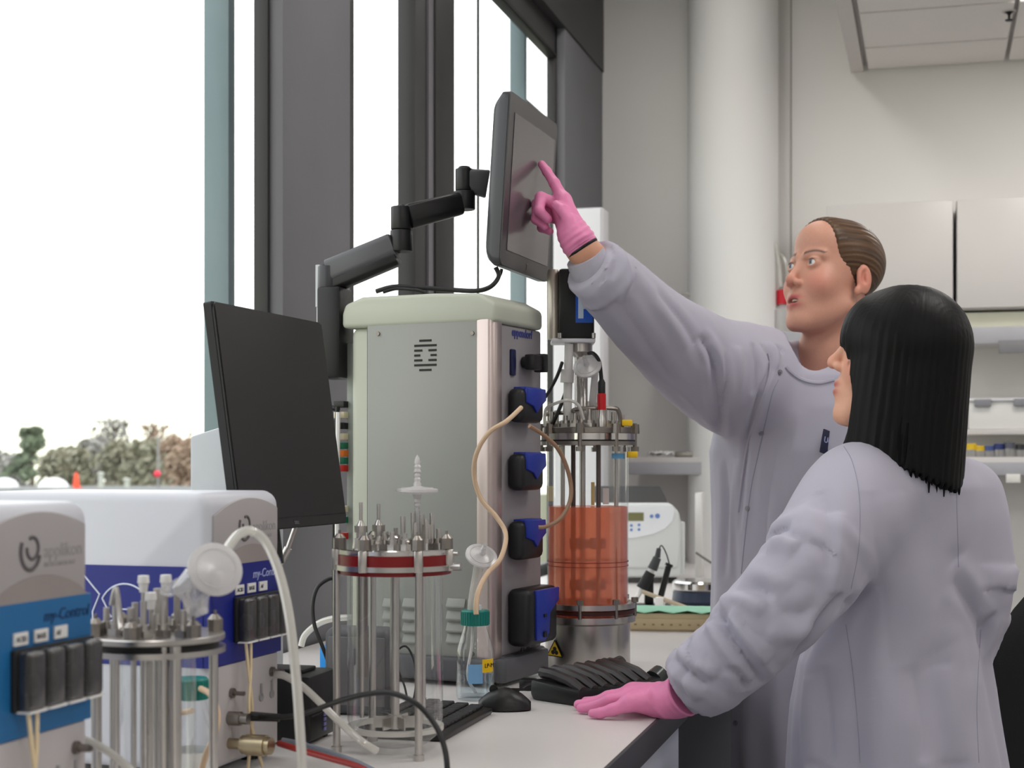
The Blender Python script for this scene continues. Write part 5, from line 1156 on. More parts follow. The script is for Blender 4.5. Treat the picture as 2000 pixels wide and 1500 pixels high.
def eyes(root, M, iris, look):
    """eyeballs with iris and pupil turned along the gaze"""
    Mi = M.inverted().to_3x3(); g = (Mi @ look).normalized()
    for s in (1, -1):
        V, Q = [], []
        b = MB().ball((0, 0, 0), .0118, 28, 18); P = np.array([tuple(v) for v in b.v]); dt = P @ np.array(g) / .0118
        col = np.tile(np.array(lin((232, 228, 224))), (len(P), 1)); col[dt > .86] = lin(iris); col[dt > .965] = (.004, .004, .004)
        me = bpy.data.meshes.new('eye'); me.from_pydata([tuple(v + Vector((s * .0315, .0775, .0022))) for v in b.v], [], b.f); me.transform(M)
        me.polygons.foreach_set('use_smooth', [True] * len(me.polygons)); ca = me.color_attributes.new('tone', 'FLOAT_COLOR', 'POINT')
        ca.data.foreach_set('color', np.concatenate([col, np.ones((len(col), 1))], 1).astype(np.float32).ravel()); me.materials.append(eye_m)
        o = bpy.data.objects.new('eye', me); C.objects.link(o); o.parent = root
eye_m = tone_mat('eye_wet', .12, 0, 0)
def loc_(root, p): return tuple(Vector(p) - root.location)
def torso_field(G, rows, power=2.0):
    """stack of ellipses; rows: (z, cx, cy, a, b, angle of the a axis), sorted upward"""
    R = np.array(rows, float); z = np.asarray(G[2]).ravel(); I = [np.interp(z, R[:, 0], R[:, i])[None, None, :].astype(np.float32) for i in range(1, 6)]
    x, y = G[0] - I[0], G[1] - I[1]; c, s = np.cos(I[4]), np.sin(I[4]); u, v = (x * c + y * s) / I[2], (-x * s + y * c) / I[3]
    q = (np.abs(u) ** power + np.abs(v) ** power) ** (1 / power); d = (q - 1) * np.minimum(I[2], I[3])
    d = np.maximum(d, R[0, 0] - G[2]); return np.maximum(d, G[2] - R[-1, 0]), np.arctan2(v, u)
def sleeve_field(G, pts, rs, folds, ref):
    pts = cr(pts, 3); rs = [float(v) for v in np.interp(np.linspace(0, 1, len(pts)), np.linspace(0, 1, len(rs)), rs)]; return _sleeve(G, pts, rs, folds, ref)
def _sleeve(G, pts, rs, folds, ref):
    """tapered tube along joints with diagonal cloth folds: (t, slope, phase, amp, width)"""
    x, y, z = G; P = [Vector(p) for p in pts]; L = [0]
    for i in range(len(P) - 1): L.append(L[-1] + (P[i + 1] - P[i]).length)
    best = None; bt = None; ang = None
    for i in range(len(P) - 1):
        a, b = P[i], P[i + 1]; d = b - a; l2 = d.length_squared
        t = np.clip(((x - a.x) * d.x + (y - a.y) * d.y + (z - a.z) * d.z) / l2, 0, 1)
        vx, vy, vz = x - a.x - t * d.x, y - a.y - t * d.y, z - a.z - t * d.z
        r = rs[i] + (rs[i + 1] - rs[i]) * t; q = np.sqrt(vx * vx + vy * vy + vz * vz) - r
        ax = d.normalized(); u = Vector(ref); u = (u - ax * u.dot(ax)).normalized(); w = ax.cross(u)
        th = np.arctan2(vx * w.x + vy * w.y + vz * w.z, vx * u.x + vy * u.y + vz * u.z); tt = (L[i] + t * (L[i + 1] - L[i])) / L[-1]
        if best is None: best, bt, ang = q, tt + 0 * q, th
        else:
            m = q < best; bt = np.where(m, tt, bt); ang = np.where(m, th, ang); best = sm(best, q, .03)
    for (t0, sl, ph, am, wd_) in folds:
        e_ = (bt - t0 - sl * np.cos(ang - ph)) / wd_; best = best - am * (np.exp(-e_ * e_) - .9 * np.exp(-np.abs(e_ - 1.5) * 1.8)) * (.6 + .4 * np.cos(ang - ph + .6))
    return best
from mathutils import noise as mn
def crumple(V, Q, am, f, stretch=(1, 1, 1), seed=0.0):
    """push a cloth surface in and out along its normals with ridged noise"""
    N = np.zeros_like(V); fn = np.cross(V[Q[:, 2]] - V[Q[:, 0]], V[Q[:, 3]] - V[Q[:, 1]])
    for i in range(4): np.add.at(N, Q[:, i], fn)
    N /= np.linalg.norm(N, axis=1)[:, None] + 1e-12; h = np.empty(len(V))
    for i, p in enumerate(V):
        q = Vector((p[0] * f * stretch[0] + seed, p[1] * f * stretch[1], p[2] * f * stretch[2])); w = mn.noise(q * .5) * .8
        h[i] = (.5 - abs(mn.noise(q + Vector((w, w, w))))) + .45 * (.4 - abs(mn.noise(q * 2.3 + Vector((w, 0, 3)))))
    return V + N * (h * am)[:, None]
def normals(V, Q):
    N = np.zeros_like(V); fn = np.cross(V[Q[:, 2]] - V[Q[:, 0]], V[Q[:, 3]] - V[Q[:, 1]])
    for i in range(4): np.add.at(N, Q[:, i], fn)
    return N / (np.linalg.norm(N, axis=1)[:, None] + 1e-12)
def creases(V, Q, root, lines):
    """lay cloth folds along lines on the surface: (points, amplitude, width); negative amplitudes are creases"""
    bv = BVHTree.FromPolygons([tuple(v) for v in V], [tuple(q) for q in Q]); N = normals(V, Q); H = np.zeros(len(V))
    for pts, am, w in lines:
        P = []
        for p in cr([Vector((a, b, 0)) for a, b in pts], 6):
            h, n = cast(bv, root, p.x, p.y)
            if h is not None and (not P or np.linalg.norm(np.array(h) - P[-1]) < .06): P.append(np.array(h))
        if len(P) < 2: continue
        box = (V > np.min(P, 0) - 4 * w).all(1) & (V < np.max(P, 0) + 4 * w).all(1); S = V[box]; D = np.full(len(S), 9.0); T = np.zeros(len(S))
        for i in range(len(P) - 1):
            e_ = P[i + 1] - P[i]; t = np.clip(((S - P[i]) @ e_) / (e_ @ e_ + 1e-12), 0, 1); d = np.linalg.norm(S - P[i] - t[:, None] * e_, axis=1)
            m = d < D; D[m] = d[m]; T[m] = (i + t[m]) / (len(P) - 1)
        tap = np.sin(np.clip(T, .0, 1) * PI) ** .5
        H[box] += am * tap * (np.exp(-(D / w) ** 2) if am > 0 else np.exp(-D / w * 1.3) - .35 * np.exp(-((D - 1.9 * w) / w) ** 2))
    return V + N * H[:, None]
def bounds(pts, m): a = np.array([tuple(p) for p in pts]); return a.min(0) - m, a.max(0) + m
def bvh_of(o): me = o.data; return BVHTree.FromPolygons([tuple(v.co) for v in me.vertices], [tuple(p.vertices) for p in me.polygons])
def cast(bv, root, px, py):
    h = bv.ray_cast(CP - root.location, ray(px, py).normalized()); return h[0], h[1]
def seam(bv, root, name, pts, r, m, lift=.0):
    out = []
    for p in cr([Vector((a, b, 0)) for a, b in pts], 10):
        h, n = cast(bv, root, p.x, p.y)
        if h is not None and (not out or (h - out[-1]).length < .05): out.append(h + n * lift)
    if len(out) > 2: return MB().tube(out, r, 6).build(name, m, root)
def legs(root, cx, cy, ang, hip_z, spread=.09, fwd=.0):
    c_, s_ = math.cos(ang), math.sin(ang)
    pts = []
    for s in (-1, 1):
        hx, hy = cx + s * spread * c_, cy + s * spread * s_; pts.append([(hx, hy, hip_z), (hx, hy, hip_z * .53), (hx, hy, .10)])
    lo, hi = bounds([q for p in pts for q in p], .12); lo[2] = .05; G, A = gridof(lo, hi, .011)
    d = None
    for p in pts:
        q = chain(G, p, (.085, .062, .050), .02); d = q if d is None else sm(d, q, .02)
    d = np.maximum(d, .07 - G[2]); V, Q = nets(d, A); netobj('trousers', relax(V, Q, 1), Q, trous, root)
    f = Vector((-s_, c_, 0))     # facing direction is the a axis turned by +90 degrees
    for p in pts:
        a = Vector((p[2][0], p[2][1], 0)); h0 = a - f * .05; h1 = a + f * .14
        G, A = gridof(*bounds([h0, h1, a + UP * .1], .07), .006)
        q = rc(G, h0 + UP * .034, h1 + UP * .024, .036, .030); q = sm(q, rc(G, a + UP * .05, a + UP * .11, .045, .046), .03); q = smx(q, -G[2] + .0, .004)
        V, Q = nets(q, A); netobj('shoe', V, Q, shoe_m, root)

# ================= person pointing at the touch screen =================
p1 = person('fair woman in white lab coat pointing at the touch screen with a pink glove', W(1565, 900, 3.22)); r1 = p1.location
def L1(px, py, d): return Vector(loc_(p1, W(px, py, d)))
HM = head_frame(L1(1625, 541, 3.22), math.radians(60), math.radians(13), math.radians(2))
neck0 = L1(1606, 775, 3.25); nk = [L1(1604, 770, 3.25), L1(1612, 690, 3.245), L1(1634, 590, 3.24)]
lo, hi = np.array((-.12, -.14, -.30)), np.array((.12, .14, .15))
G, A = gridof(lo, hi, .0021)
d = head_field(G, True)
Mi = HM.inverted(); nl = [Mi @ p for p in nk]
d = sm(d, chain(G, nl, (.060, .055, .052), .02), .024)
V, Q = nets(d, A); V = relax(V, Q, 1, .35)
col = head_tone(V, (204, 150, 128), (180, 84, 84), (78, 50, 38), True)
# forearm skin joins the same body mesh at the wrist
wr = [L1(1172, 478, 2.835), L1(1136, 494, 2.83), L1(1112, 470, 2.835)]
G2, A2_ = gridof(*bounds(wr, .045), .003); dw = chain(G2, (L1(1178, 520, 2.86), L1(1140, 490, 2.838), L1(1122, 470, 2.833)), (.029, .0262, .0262), .02)
V2, Q2 = nets(dw, A2_); A_ = np.array(HM); VV = V @ A_[:3, :3].T + A_[:3, 3]
col2 = np.tile(np.array(lin((212, 156, 128))), (len(V2), 1))
netobj('body', VV, Q, skin_m, p1, None, col); netobj('wrist', V2, Q2, skin_m, p1, None, col2)
eyes(p1, HM, (96, 122, 142), (W(1040, 330, 2.9) - W(1585, 520, 3.15)))
# teeth between the lips
tm = MB().tube([(.013 * math.sin(a), .074 + .014 * math.cos(a), -.0672 * LOW) for a in [(-1.1 + 2.2 * i / 10) for i in range(11)]], .0032, 6).build('teeth', mat('teeth', (226, 214, 196), .3), p1); tm.data.transform(HM)
# hair pulled back tightly
G, A = gridof((-.10, -.14, -.12), (.10, .12, .16), .0026)
x, y, z = G; ax = np.abs(x)
sk = el(G, (0, -.020, .041), (.0795, .1000, .0865)); sk = sm(sk, el(G, (0, .045, .063), (.0570, .0435, .0470)), .03)
hl = y - np.where(z > .03, .068 + (z - .115) * .46, .0289 + (z - .03) * .55) - ax * ax * 4.2       # hairline sweeping from the forehead to the ear
sk = smx(sk, hl, .006); sk = smx(sk, -(z + .056 + .25 * (y + .05) - np.clip((y + .012) * 3, 0, .075)), .008); ear = el((ax, y, z), (.082, -.018, -.006), (.020, .017, .029)); sk = smx(sk, -ear, .004)
th = np.arctan2(x, z + .02); sk = sk - .0007 * np.sin(70 * th + 8 * y) - .0012 * np.exp(-((z - .085 + .9 * (y - .03)) / .006) ** 2) * 0
V, Q = nets(sk, A); V = relax(V, Q, 1, .4)
tone = np.stack([np.arctan2(V[:, 0], V[:, 2] + .03) / 3, V[:, 1], V[:, 2]], 1)
netobj('hair', V, Q, hair_mat('hair_brown', (60, 42, 30), (104, 76, 52), .45), p1, HM, tone)
# coat: torso and the pointing arm in one cloth surface
ph = math.radians(50); ANG1 = TH + ph * 1.0     # shoulder axis in the room, seen turned away
def row(py, pl, pr, d, ratio, ang_cam, shift=0.0):
    hw = (pr - pl) / 2 * d / FPX; c, s = math.cos(ang_cam), math.sin(ang_cam); a = hw / math.sqrt(c * c + (ratio * s) ** 2)
    p = W((pl + pr) / 2, py, d); return [p.z, p.x, p.y, a, a * ratio, TH + ang_cam]
# facing the left of the picture and the camera: shoulder axis runs from the far right arm to the near left arm
rows1 = [row(1660, 1392, 1750, 3.24, .72, -ph), row(1500, 1396, 1745, 3.24, .70, -ph), row(1300, 1402, 1740, 3.24, .68, -ph), row(1100, 1408, 1735, 3.24, .66, -ph), row(980, 1408, 1735, 3.24, .64, -ph), row(880, 1404, 1745, 3.24, .62, -ph), row(800, 1420, 1750, 3.24, .60, -ph),
         row(740, 1446, 1742, 3.24, .56, -ph), row(706, 1480, 1725, 3.245, .52, -ph), row(686, 1512, 1706, 3.25, .50, -ph), row(668, 1546, 1690, 3.25, .5, -ph)]
rows1 = [[r[0], r[1] - r1.x, r[2] - r1.y] + r[3:] for r in rows1][::1]; rows1.sort()
arm1 = [L1(1476, 752, 3.20), L1(1392, 722, 3.10), L1(1290, 648, 2.98), L1(1200, 562, 2.885), L1(1152, 518, 2.85)]
lo, hi = bounds(arm1, .14); G, A = gridof(np.minimum(lo, (-.3, -.3, rows1[0][0] - .02)), np.maximum(hi, (.30, .30, rows1[-1][0] + .05)), .0056)
dt, an = torso_field(G, rows1, 2.25)
zz = G[2]; dt = dt - .0055 * np.sin(an * 9 + 3 * zz) * np.clip((1.45 - zz) / .5, 0, 1) - .004 * np.sin(an * 17 + 1.2 + 5 * zz) * np.clip((1.5 - zz) / .6, 0, 1)
ds = sleeve_field(G, arm1, (.120, .096, .071, .055, .045), ((.90, .02, 4.0, .006, .02),), (0, 0, 1))
cut = rc(G, arm1[-1], L1(1120, 488, 2.83), .2, .2)
ax_ = (arm1[-1] - arm1[-2]).normalized(); pl_ = (G[0] - arm1[-1].x) * ax_.x + (G[1] - arm1[-1].y) * ax_.y + (G[2] - arm1[-1].z) * ax_.z
ds = np.maximum(ds, pl_)
dc = sm(dt, ds, .05)
# neck opening
nd = (nk[1] - nk[0]).normalized(); hole = rc(G, L1(1586, 694, 3.165), nk[2], .061, .072); dc = smx(dc, -hole, .012)
V, Q = nets(dc, A); V = crumple(relax(V, Q, 2, .4), Q, .004, 8, (1, 1, .4), 3.1)
V = creases(V, Q, p1, (([(1366, 655), (1390, 692), (1400, 737), (1404, 810), (1402, 870)], -.018, .010), ([(1384, 668), (1404, 710), (1410, 770), (1408, 830)], .010, .011), ([(1412, 690), (1416, 740), (1412, 800), (1407, 850)], -.012, .008), ([(1440, 676), (1446, 730), (1436, 800)], .008, .014), ([(1472, 670), (1479, 719), (1470, 770)], -.010, .009),
    ([(1486, 672), (1505, 702), (1500, 730), (1482, 775), (1462, 850), (1452, 930), (1444, 1040)], -.009, .007), ([(1516, 674), (1530, 690)], -.008, .007), ([(1500, 668), (1515, 690), (1514, 720)], .007, .008),
    ([(1188, 478), (1204, 505), (1194, 546)], -.008, .008), ([(1214, 492), (1228, 540), (1214, 590)], .007, .010), ([(1240, 530), (1290, 600), (1340, 680)], .006, .016), ([(1210, 590), (1270, 680), (1330, 770)], -.007, .012), ([(1280, 570), (1340, 640), (1375, 720)], -.006, .010), ([(1300, 740), (1350, 780), (1392, 830)], .007, .012),
    ([(1416, 900), (1420, 1000), (1414, 1130)], -.008, .010), ([(1440, 900), (1432, 1010), (1428, 1130)], .006, .012), ([(1520, 860), (1500, 960), (1492, 1080)], -.006, .012), ([(1560, 800), (1548, 900), (1540, 1000)], .006, .016), ([(1590, 780), (1600, 860)], -.005, .012), ([(1470, 1360), (1478, 1490)], -.008, .012), ([(1505, 1360), (1510, 1490)], .006, .012))); m = (V[:, 2] < .94) & (V[:, 0] + r1.x < XE + .003); V[m, 0] = XE + .003 - r1.x; coat1 = netobj('lab_coat', V, Q, coat_m, p1); bv = bvh_of(coat1)
seam(bv, p1, 'collar_band', [(1534, 716), (1545, 728), (1568, 742), (1600, 748), (1630, 742)], .0042, coat_m)
seam(bv, p1, 'placket_seam', [(1520, 742), (1508, 770), (1494, 830), (1478, 900), (1466, 960), (1456, 1040), (1448, 1120)], .0011, seam_m)
seam(bv, p1, 'placket_edge', [(1500, 690), (1504, 710), (1500, 740), (1484, 790), (1462, 860), (1450, 930), (1442, 1000)], .0026, coat_m)
for px, py in ((1523, 727), (1487, 846), (1460, 993), (1437, 1412)):
    h, n = cast(bv, p1, px, py)
    if h is not None: MB().cyl(h - n * .002, h + n * .0025, .0062, .0052, 14).cyl(h + n * .002, h + n * .004, .0028, n=8).build('snap_button', snap_m, p1)
h, n = cast(bv, p1, 1614, 862)
if h is not None:
    bx_ = cv(.80, .60, 0); bd = MB(); F_ = frame(h + n * .005, bx_, (0, 0, 1)); bd.M = F_ @ Matrix.Rotation(-.25, 4, 'Z'); bd.box(-.012, .05, -.026, .022, -.0015, .0015)
    bdo = bd.build('name_badge', mat('badge_navy', (24, 28, 58), .4), p1, bevel=.001)
    text('UCL', .017, mat('word_pale', (170, 178, 220)), p1, F_ @ Matrix.Rotation(-.25, 4, 'Z') @ Matrix.Translation((-.008, -.004, .002)), 'badge_lettering')
# knitted cuff and the dark shirt under the coat
c0, c1 = arm1[-1], L1(1142, 500, 2.842)
MB().tube([arm1[-1].lerp(arm1[-2], .25), arm1[-1], arm1[-1].lerp(c1, .5), c1], [.043, .0415, .039, .037], 24).build('cuff', rib_cuff, p1)
G, A = gridof(*bounds([nk[0], nk[1]], .11), .004); q = rc(G, nk[0] - UP * .05, nk[0] + UP * .026 - cv(.006, 0), .068, .0625); q = np.maximum(q, G[2] - (nk[0].z + .006 - (G[0] - nk[0].x) * .5))
V, Q = nets(q, A); netobj('undershirt', V, Q, mat('shirt_black', (20, 20, 24), .9), p1)
# gloved pointing hand
def H1(px, py, d): return L1(px, py, d - .012)
G, A = gridof(*bounds([H1(1040, 305, 2.9), H1(1170, 510, 2.95), H1(1100, 400, 2.78)], .025), .0019)
wr_ = H1(1128, 470, 2.845)
d = None
for m_, r_ in (((1101, 392, 2.872), .0150), ((1092, 402, 2.888), .0150), ((1092, 414, 2.905), .0145), ((1096, 428, 2.918), .0130)):
    q = rc(G, wr_, H1(*m_), .0235, r_); d = q if d is None else sm(d, q, .014)
def fing(pts, rs, k=.004):
    global d
    d = sm(d, chain(G, [H1(*p) for p in pts], rs, .004), k)
fing([(1101, 392, 2.872), (1083, 358, 2.895), (1068, 335, 2.915), (1058, 321, 2.925)], (.0122, .0100, .0088, .0076), .010)
fing([(1090, 400, 2.885), (1056, 386, 2.885), (1053, 412, 2.862), (1070, 428, 2.858)], (.0118, .0108, .0096, .0082), .005)
fing([(1089, 412, 2.903), (1049, 399, 2.905), (1047, 428, 2.880), (1064, 442, 2.872)], (.0112, .0105, .0092, .0080), .004)
fing([(1094, 428, 2.918), (1058, 424, 2.925), (1058, 445, 2.905), (1074, 452, 2.892)], (.0104, .0092, .0082, .0072), .004)
fing([(1128, 462, 2.825), (1114, 432, 2.832), (1098, 410, 2.842), (1086, 400, 2.850)], (.0160, .0128, .0106, .0088), .009)
cf0, cf1 = H1(1118, 456, 2.848), H1(1134, 480, 2.848)
d = sm(d, rc(G, cf0, cf1, .0270, .0310), .012)
ax_ = (cf1 - cf0).normalized(); e_ = H1(1135, 481, 2.848); pl_ = (G[0] - e_.x) * ax_.x + (G[1] - e_.y) * ax_.y + (G[2] - e_.z) * ax_.z
d = np.maximum(d, pl_); d = d - .0010 * np.sin(pl_ * 520) * np.clip((pl_ + .05) / .03, 0, 1)
V, Q = nets(d, A); g1 = netobj('glove', relax(V, Q, 1, .3), Q, glove_m, p1); g1['label'] = 'pink glove pointing with the index finger'
bc = e_ + ax_ * .001; u_ = ax_.orthogonal().normalized(); w_ = ax_.cross(u_)
MB().tube([bc + (u_ * math.cos(2 * PI * i / 28) + w_ * math.sin(2 * PI * i / 28)) * .0300 for i in range(28)], .0026, 8, True).build('glove_rim', glove_m, p1)
bc = bc + ax_ * .004; MB().tube([bc + (u_ * math.cos(2 * PI * i / 28) + w_ * math.sin(2 * PI * i / 28)) * .0282 for i in range(28)], .0040, 8, True).build('wrist_band', rubber, p1)
legs(p1, 0.02, .03, TH - ph + PI, .80)

# ================= dark haired person leaning on the bench =================
p2 = person('black haired woman seen from behind, leaning a pink gloved hand on the bench', W(1765, 900, 2.5)); r2 = p2.location
def L2(px, py, d): return Vector(loc_(p2, W(px, py, d)))
HM2 = head_frame(L2(1769, 688, 2.46), math.radians(104), math.radians(12), 0); HMH = head_frame(L2(1769, 708, 2.46), math.radians(104), math.radians(5), 0)
G, A = gridof((-.11, -.13, -.24), (.11, .13, .14), .0026)
d = head_field(G, False); Mi = HM2.inverted()
nk2 = [L2(1790, 900, 2.48), L2(1780, 830, 2.475), L2(1768, 740, 2.465)]
d = sm(d, chain(G, [Mi @ p for p in nk2], (.056, .052, .050), .02), .024)
x, y, z = G; d = smx(d, -(y + .060 - .25 * (z - .02) * (z > .02)), .02); d = smx(d, z - .112, .01)
V, Q = nets(d, A); V = relax(V, Q, 1, .35)
T_ = np.array(HMH.inverted() @ HM2); U = V @ T_[:3, :3].T + T_[:3, 3] - np.array((0, -.002, .030)); k_ = np.sqrt((U / np.array((.083, .090, .084))) ** 2 @ np.ones(3)); m = (U[:, 2] > -.005) & (k_ > 1)
V[m] = ((U[m] / k_[m][:, None] + np.array((0, -.002, .030)) - T_[:3, 3]) @ np.linalg.inv(T_[:3, :3]).T)      # the scalp stays under the hair
col = head_tone(V, (222, 168, 142), (186, 102, 96), (30, 24, 22), False)
w = gauss(V, (-.050, .066, -.036), (.0042, .02, .0042)); col = col * (1 - np.clip(w * 1.4, 0, 1)[:, None]) + np.array(lin((70, 34, 26))) * np.clip(w * 1.4, 0, 1)[:, None]
netobj('body', V, Q, skin_m, p2, HM2, col)
eyes(p2, HM2, (50, 34, 26), W(1040, 330, 2.9) - W(1640, 690, 2.46))
# black bob: cap, fringe and a straight curtain to the shoulders
G, A = gridof((-.13, -.15, -.26), (.13, .13, .16), .003)
x, y, z = G; ax = np.abs(x)
cap = el(G, (0, -.002, .030), (.090, .098, .094))
fl = np.where(z < .02, 1 + .05 * np.clip((-z) / .2, 0, 1), np.sqrt(np.clip(1 - ((z - .02) / .104) ** 2, .0025, 1)))
cu = ((ax / (.091 * fl)) ** 2.4 + (np.abs(y + .002) / (.099 * fl)) ** 2.4) ** (1 / 2.4); cu = np.maximum((cu - 1) * .09 * np.minimum(fl, 1), z - .118)
bot = -(z + .145 + .32 * np.clip(-(y - .07), 0, .2) - .006 * np.sin(60 * np.arctan2(x, y)) )
cur = np.maximum(cu, bot)
d = sm(np.maximum(cap, bot), cur, .01)
d = smx(d, -el(G, (0, .118, -.085), (.068, .085, .108)), .008)                 # opening for the face
d = smx(d, -rc(G, (0, -.01, -.30), (0, .0, -.10), .060, .045), .01)            # hollow around the neck
d = sm(d, smx(el(G, (0, .040, .036), (.078, .066, .074)), -(z - .010 + .012 * np.sin(90 * x)), .004), .01)   # fringe
th = np.arctan2(x, y + .02); d = d - .0006 * np.sin(46 * th + 2.0 * np.sin(9 * z)) * np.clip((.10 - z) / .1, 0, 1) - .0004 * np.sin(101 * th + 14 * z)
V, Q = nets(d, A); V = relax(V, Q, 1, .3)
tone = np.stack([np.arctan2(V[:, 0], V[:, 1] + .02) / 3, V[:, 2] * .5, V[:, 1] * 0], 1)
black_hair = hair_mat('hair_black', (5, 5, 6), (12, 12, 13), .5, .18); hr2 = netobj('hair', V, Q, black_hair, p2, HMH, tone)
sb = MB(); rnd = random.Random(5)
for i in range(46):
    a = rnd.uniform(-2.9, -1.1); R_ = (.091 + rnd.uniform(-.004, .004)); R_ *= 1.0; x0 = R_ * math.sin(a); y0 = R_ * 1.05 * math.cos(a) - .002
    zb = -.150 - .30 * max(0, -(y0 - .07)) - rnd.uniform(-.012, .022)
    sb.tube([HMH @ Vector(p) for p in ((x0 * .95, y0 * .95, zb + .07), (x0 * .98, y0 * .98, zb + .03), (x0 * .98, y0 * .98 - .002, zb))], [.0042, .0034, .0010], 5)
o = sb.build('hair_strands', mat('hair_strand_black', (9, 9, 10), .6, spec=.1), hr2); o['kind'] = 'stuff'
# coat
q1 = math.radians(28)           # torso turned away from the camera and to the left
rows2 = [row(1720, 1535, 1985, 2.50, .82, q1), row(1500, 1543, 1964, 2.50, .80, q1), row(1380, 1548, 1944, 2.50, .78, q1), row(1290, 1562, 1930, 2.50, .76, q1), row(1200, 1604, 1926, 2.49, .74, q1), row(1100, 1636, 1932, 2.48, .72, q1), row(1010, 1640, 1936, 2.48, .70, q1), row(950, 1634, 1928, 2.47, .66, q1),
         row(905, 1648, 1898, 2.47, .62, q1), row(876, 1676, 1868, 2.465, .60, q1), row(852, 1704, 1838, 2.46, .62, q1)]
rows2 = [[r[0], r[1] - r2.x, r[2] - r2.y] + r[3:] for r in rows2]; rows2.sort()
arm2 = [L2(1676, 950, 2.42), L2(1648, 1012, 2.38), L2(1570, 1128, 2.33), L2(1474, 1238, 2.335), L2(1398, 1306, 2.355), L2(1358, 1342, 2.375)]
rarm = [L2(1888, 962, 2.53), L2(1898, 1090, 2.52), L2(1890, 1195, 2.52), L2(1830, 1260, 2.66)]
lo, hi = bounds(arm2 + rarm, .13); G, A = gridof(np.minimum(lo, (-.3, -.32, rows2[0][0] - .02)), np.maximum(hi, (.32, .32, rows2[-1][0] + .05)), .0052)
dt, an = torso_field(G, rows2, 2.2); zz = G[2]
dt = dt - .005 * np.sin(an * 7 + 4 * zz + 1) * np.clip((1.22 - zz) / .3, 0, 1) - .003 * np.sin(an * 15 + 6 * zz) * np.clip((1.15 - zz) / .3, 0, 1)
folds2 = ((.30, .05, .3, .005, .05), (.62, .06, .4, .006, .05), (.92, .03, .8, .006, .03))
ds = sleeve_field(G, arm2, (.064, .072, .067, .056, .047, .041), folds2, (0, 0, 1))
ax_ = (arm2[-1] - arm2[-2]).normalized(); e_ = arm2[-1] + ax_ * .006; ds = np.maximum(ds, (G[0] - e_.x) * ax_.x + (G[1] - e_.y) * ax_.y + (G[2] - e_.z) * ax_.z)
dr = sleeve_field(G, rarm, (.054, .056, .052, .046), ((.3, .1, 1, .008, .04), (.62, .12, 2, .012, .03), (.75, .1, 0.4, .012, .03)), (1, 0, 0))
d = sm(sm(dt, ds, .035), dr, .03)
for pa, pb, am, rr in (((1655, 1170, 2.36), (1560, 1290, 2.36), .012, .016), ((1880, 1100, 2.39), (1925, 1240, 2.44), .010, .014), ((1760, 1150, 2.36), (1900, 1330, 2.38), -.006, .03), ((1700, 1000, 2.35), (1740, 1400, 2.36), -.005, .04)):
    q = rc(G, L2(*pa), L2(*pb), rr, rr); d = d + am * np.exp(-(np.maximum(q + rr, 0) / (rr * 1.6)) ** 2)
d = smx(d, -rc(G, nk2[0], nk2[2] + UP * .05, .060, .062), .014)
V, Q = nets(d, A); V = crumple(relax(V, Q, 2, .4), Q, .004, 7, (1, 1, .5), 8.7)
V = creases(V, Q, p2, (([(1396, 1190), (1420, 1230), (1455, 1285), (1490, 1336)], -.020, .010), ([(1384, 1186), (1400, 1230), (1436, 1280), (1462, 1330)], .012, .013), ([(1430, 1196), (1462, 1244), (1500, 1290)], .012, .014), ([(1428, 1298), (1446, 1318), (1458, 1346)], -.014, .008), ([(1317, 1286), (1346, 1312), (1384, 1340)], -.012, .008), ([(1330, 1258), (1356, 1290), (1400, 1316)], .010, .012), ([(1352, 1236), (1342, 1268), (1366, 1300)], -.010, .008), ([(1306, 1300), (1330, 1330), (1366, 1366)], .008, .010),
    ([(1494, 1052), (1518, 1036), (1545, 1030)], -.013, .009), ([(1502, 1070), (1530, 1062), (1556, 1074)], .013, .014), ([(1440, 1150), (1480, 1150), (1510, 1168)], -.009, .010), ([(1410, 1168), (1450, 1172), (1490, 1196)], .009, .013), ([(1460, 1110), (1500, 1120), (1540, 1150)], .007, .016), ([(1560, 990), (1580, 1060), (1574, 1130)], .006, .020), ([(1600, 960), (1625, 1040), (1618, 1120)], -.006, .014), ([(1638, 1000), (1634, 1080), (1626, 1160)], .010, .012),
    ([(1646, 1160), (1616, 1196), (1580, 1244), (1548, 1288)], -.016, .010), ([(1652, 1170), (1668, 1230), (1676, 1300)], -.008, .014), ([(1372, 1226), (1392, 1212), (1420, 1206)], -.007, .008), ([(1340, 1300), (1334, 1330), (1344, 1368)], -.006, .007), ([(1500, 1230), (1540, 1240), (1590, 1220)], .008, .016), ([(1520, 1190), (1560, 1200), (1600, 1180)], -.006, .012),
    ([(1868, 1090), (1896, 1150), (1926, 1210)], .010, .020), ([(1860, 1130), (1900, 1190), (1918, 1240)], -.009, .014), ([(1940, 1195), (1922, 1232), (1912, 1262)], -.012, .012), ([(1760, 960), (1790, 1100), (1850, 1260)], .005, .045), ([(1700, 960), (1720, 1120), (1740, 1300)], -.005, .03), ([(1610, 1300), (1620, 1400), (1624, 1490)], -.007, .014), ([(1580, 1320), (1584, 1400), (1590, 1490)], .006, .016), ([(1780, 1300), (1800, 1400), (1806, 1490)], -.006, .02), ([(1840, 1300), (1856, 1400), (1862, 1490)], .006, .025))); coat2 = netobj('lab_coat', V, Q, coat_m, p2); bv = bvh_of(coat2)
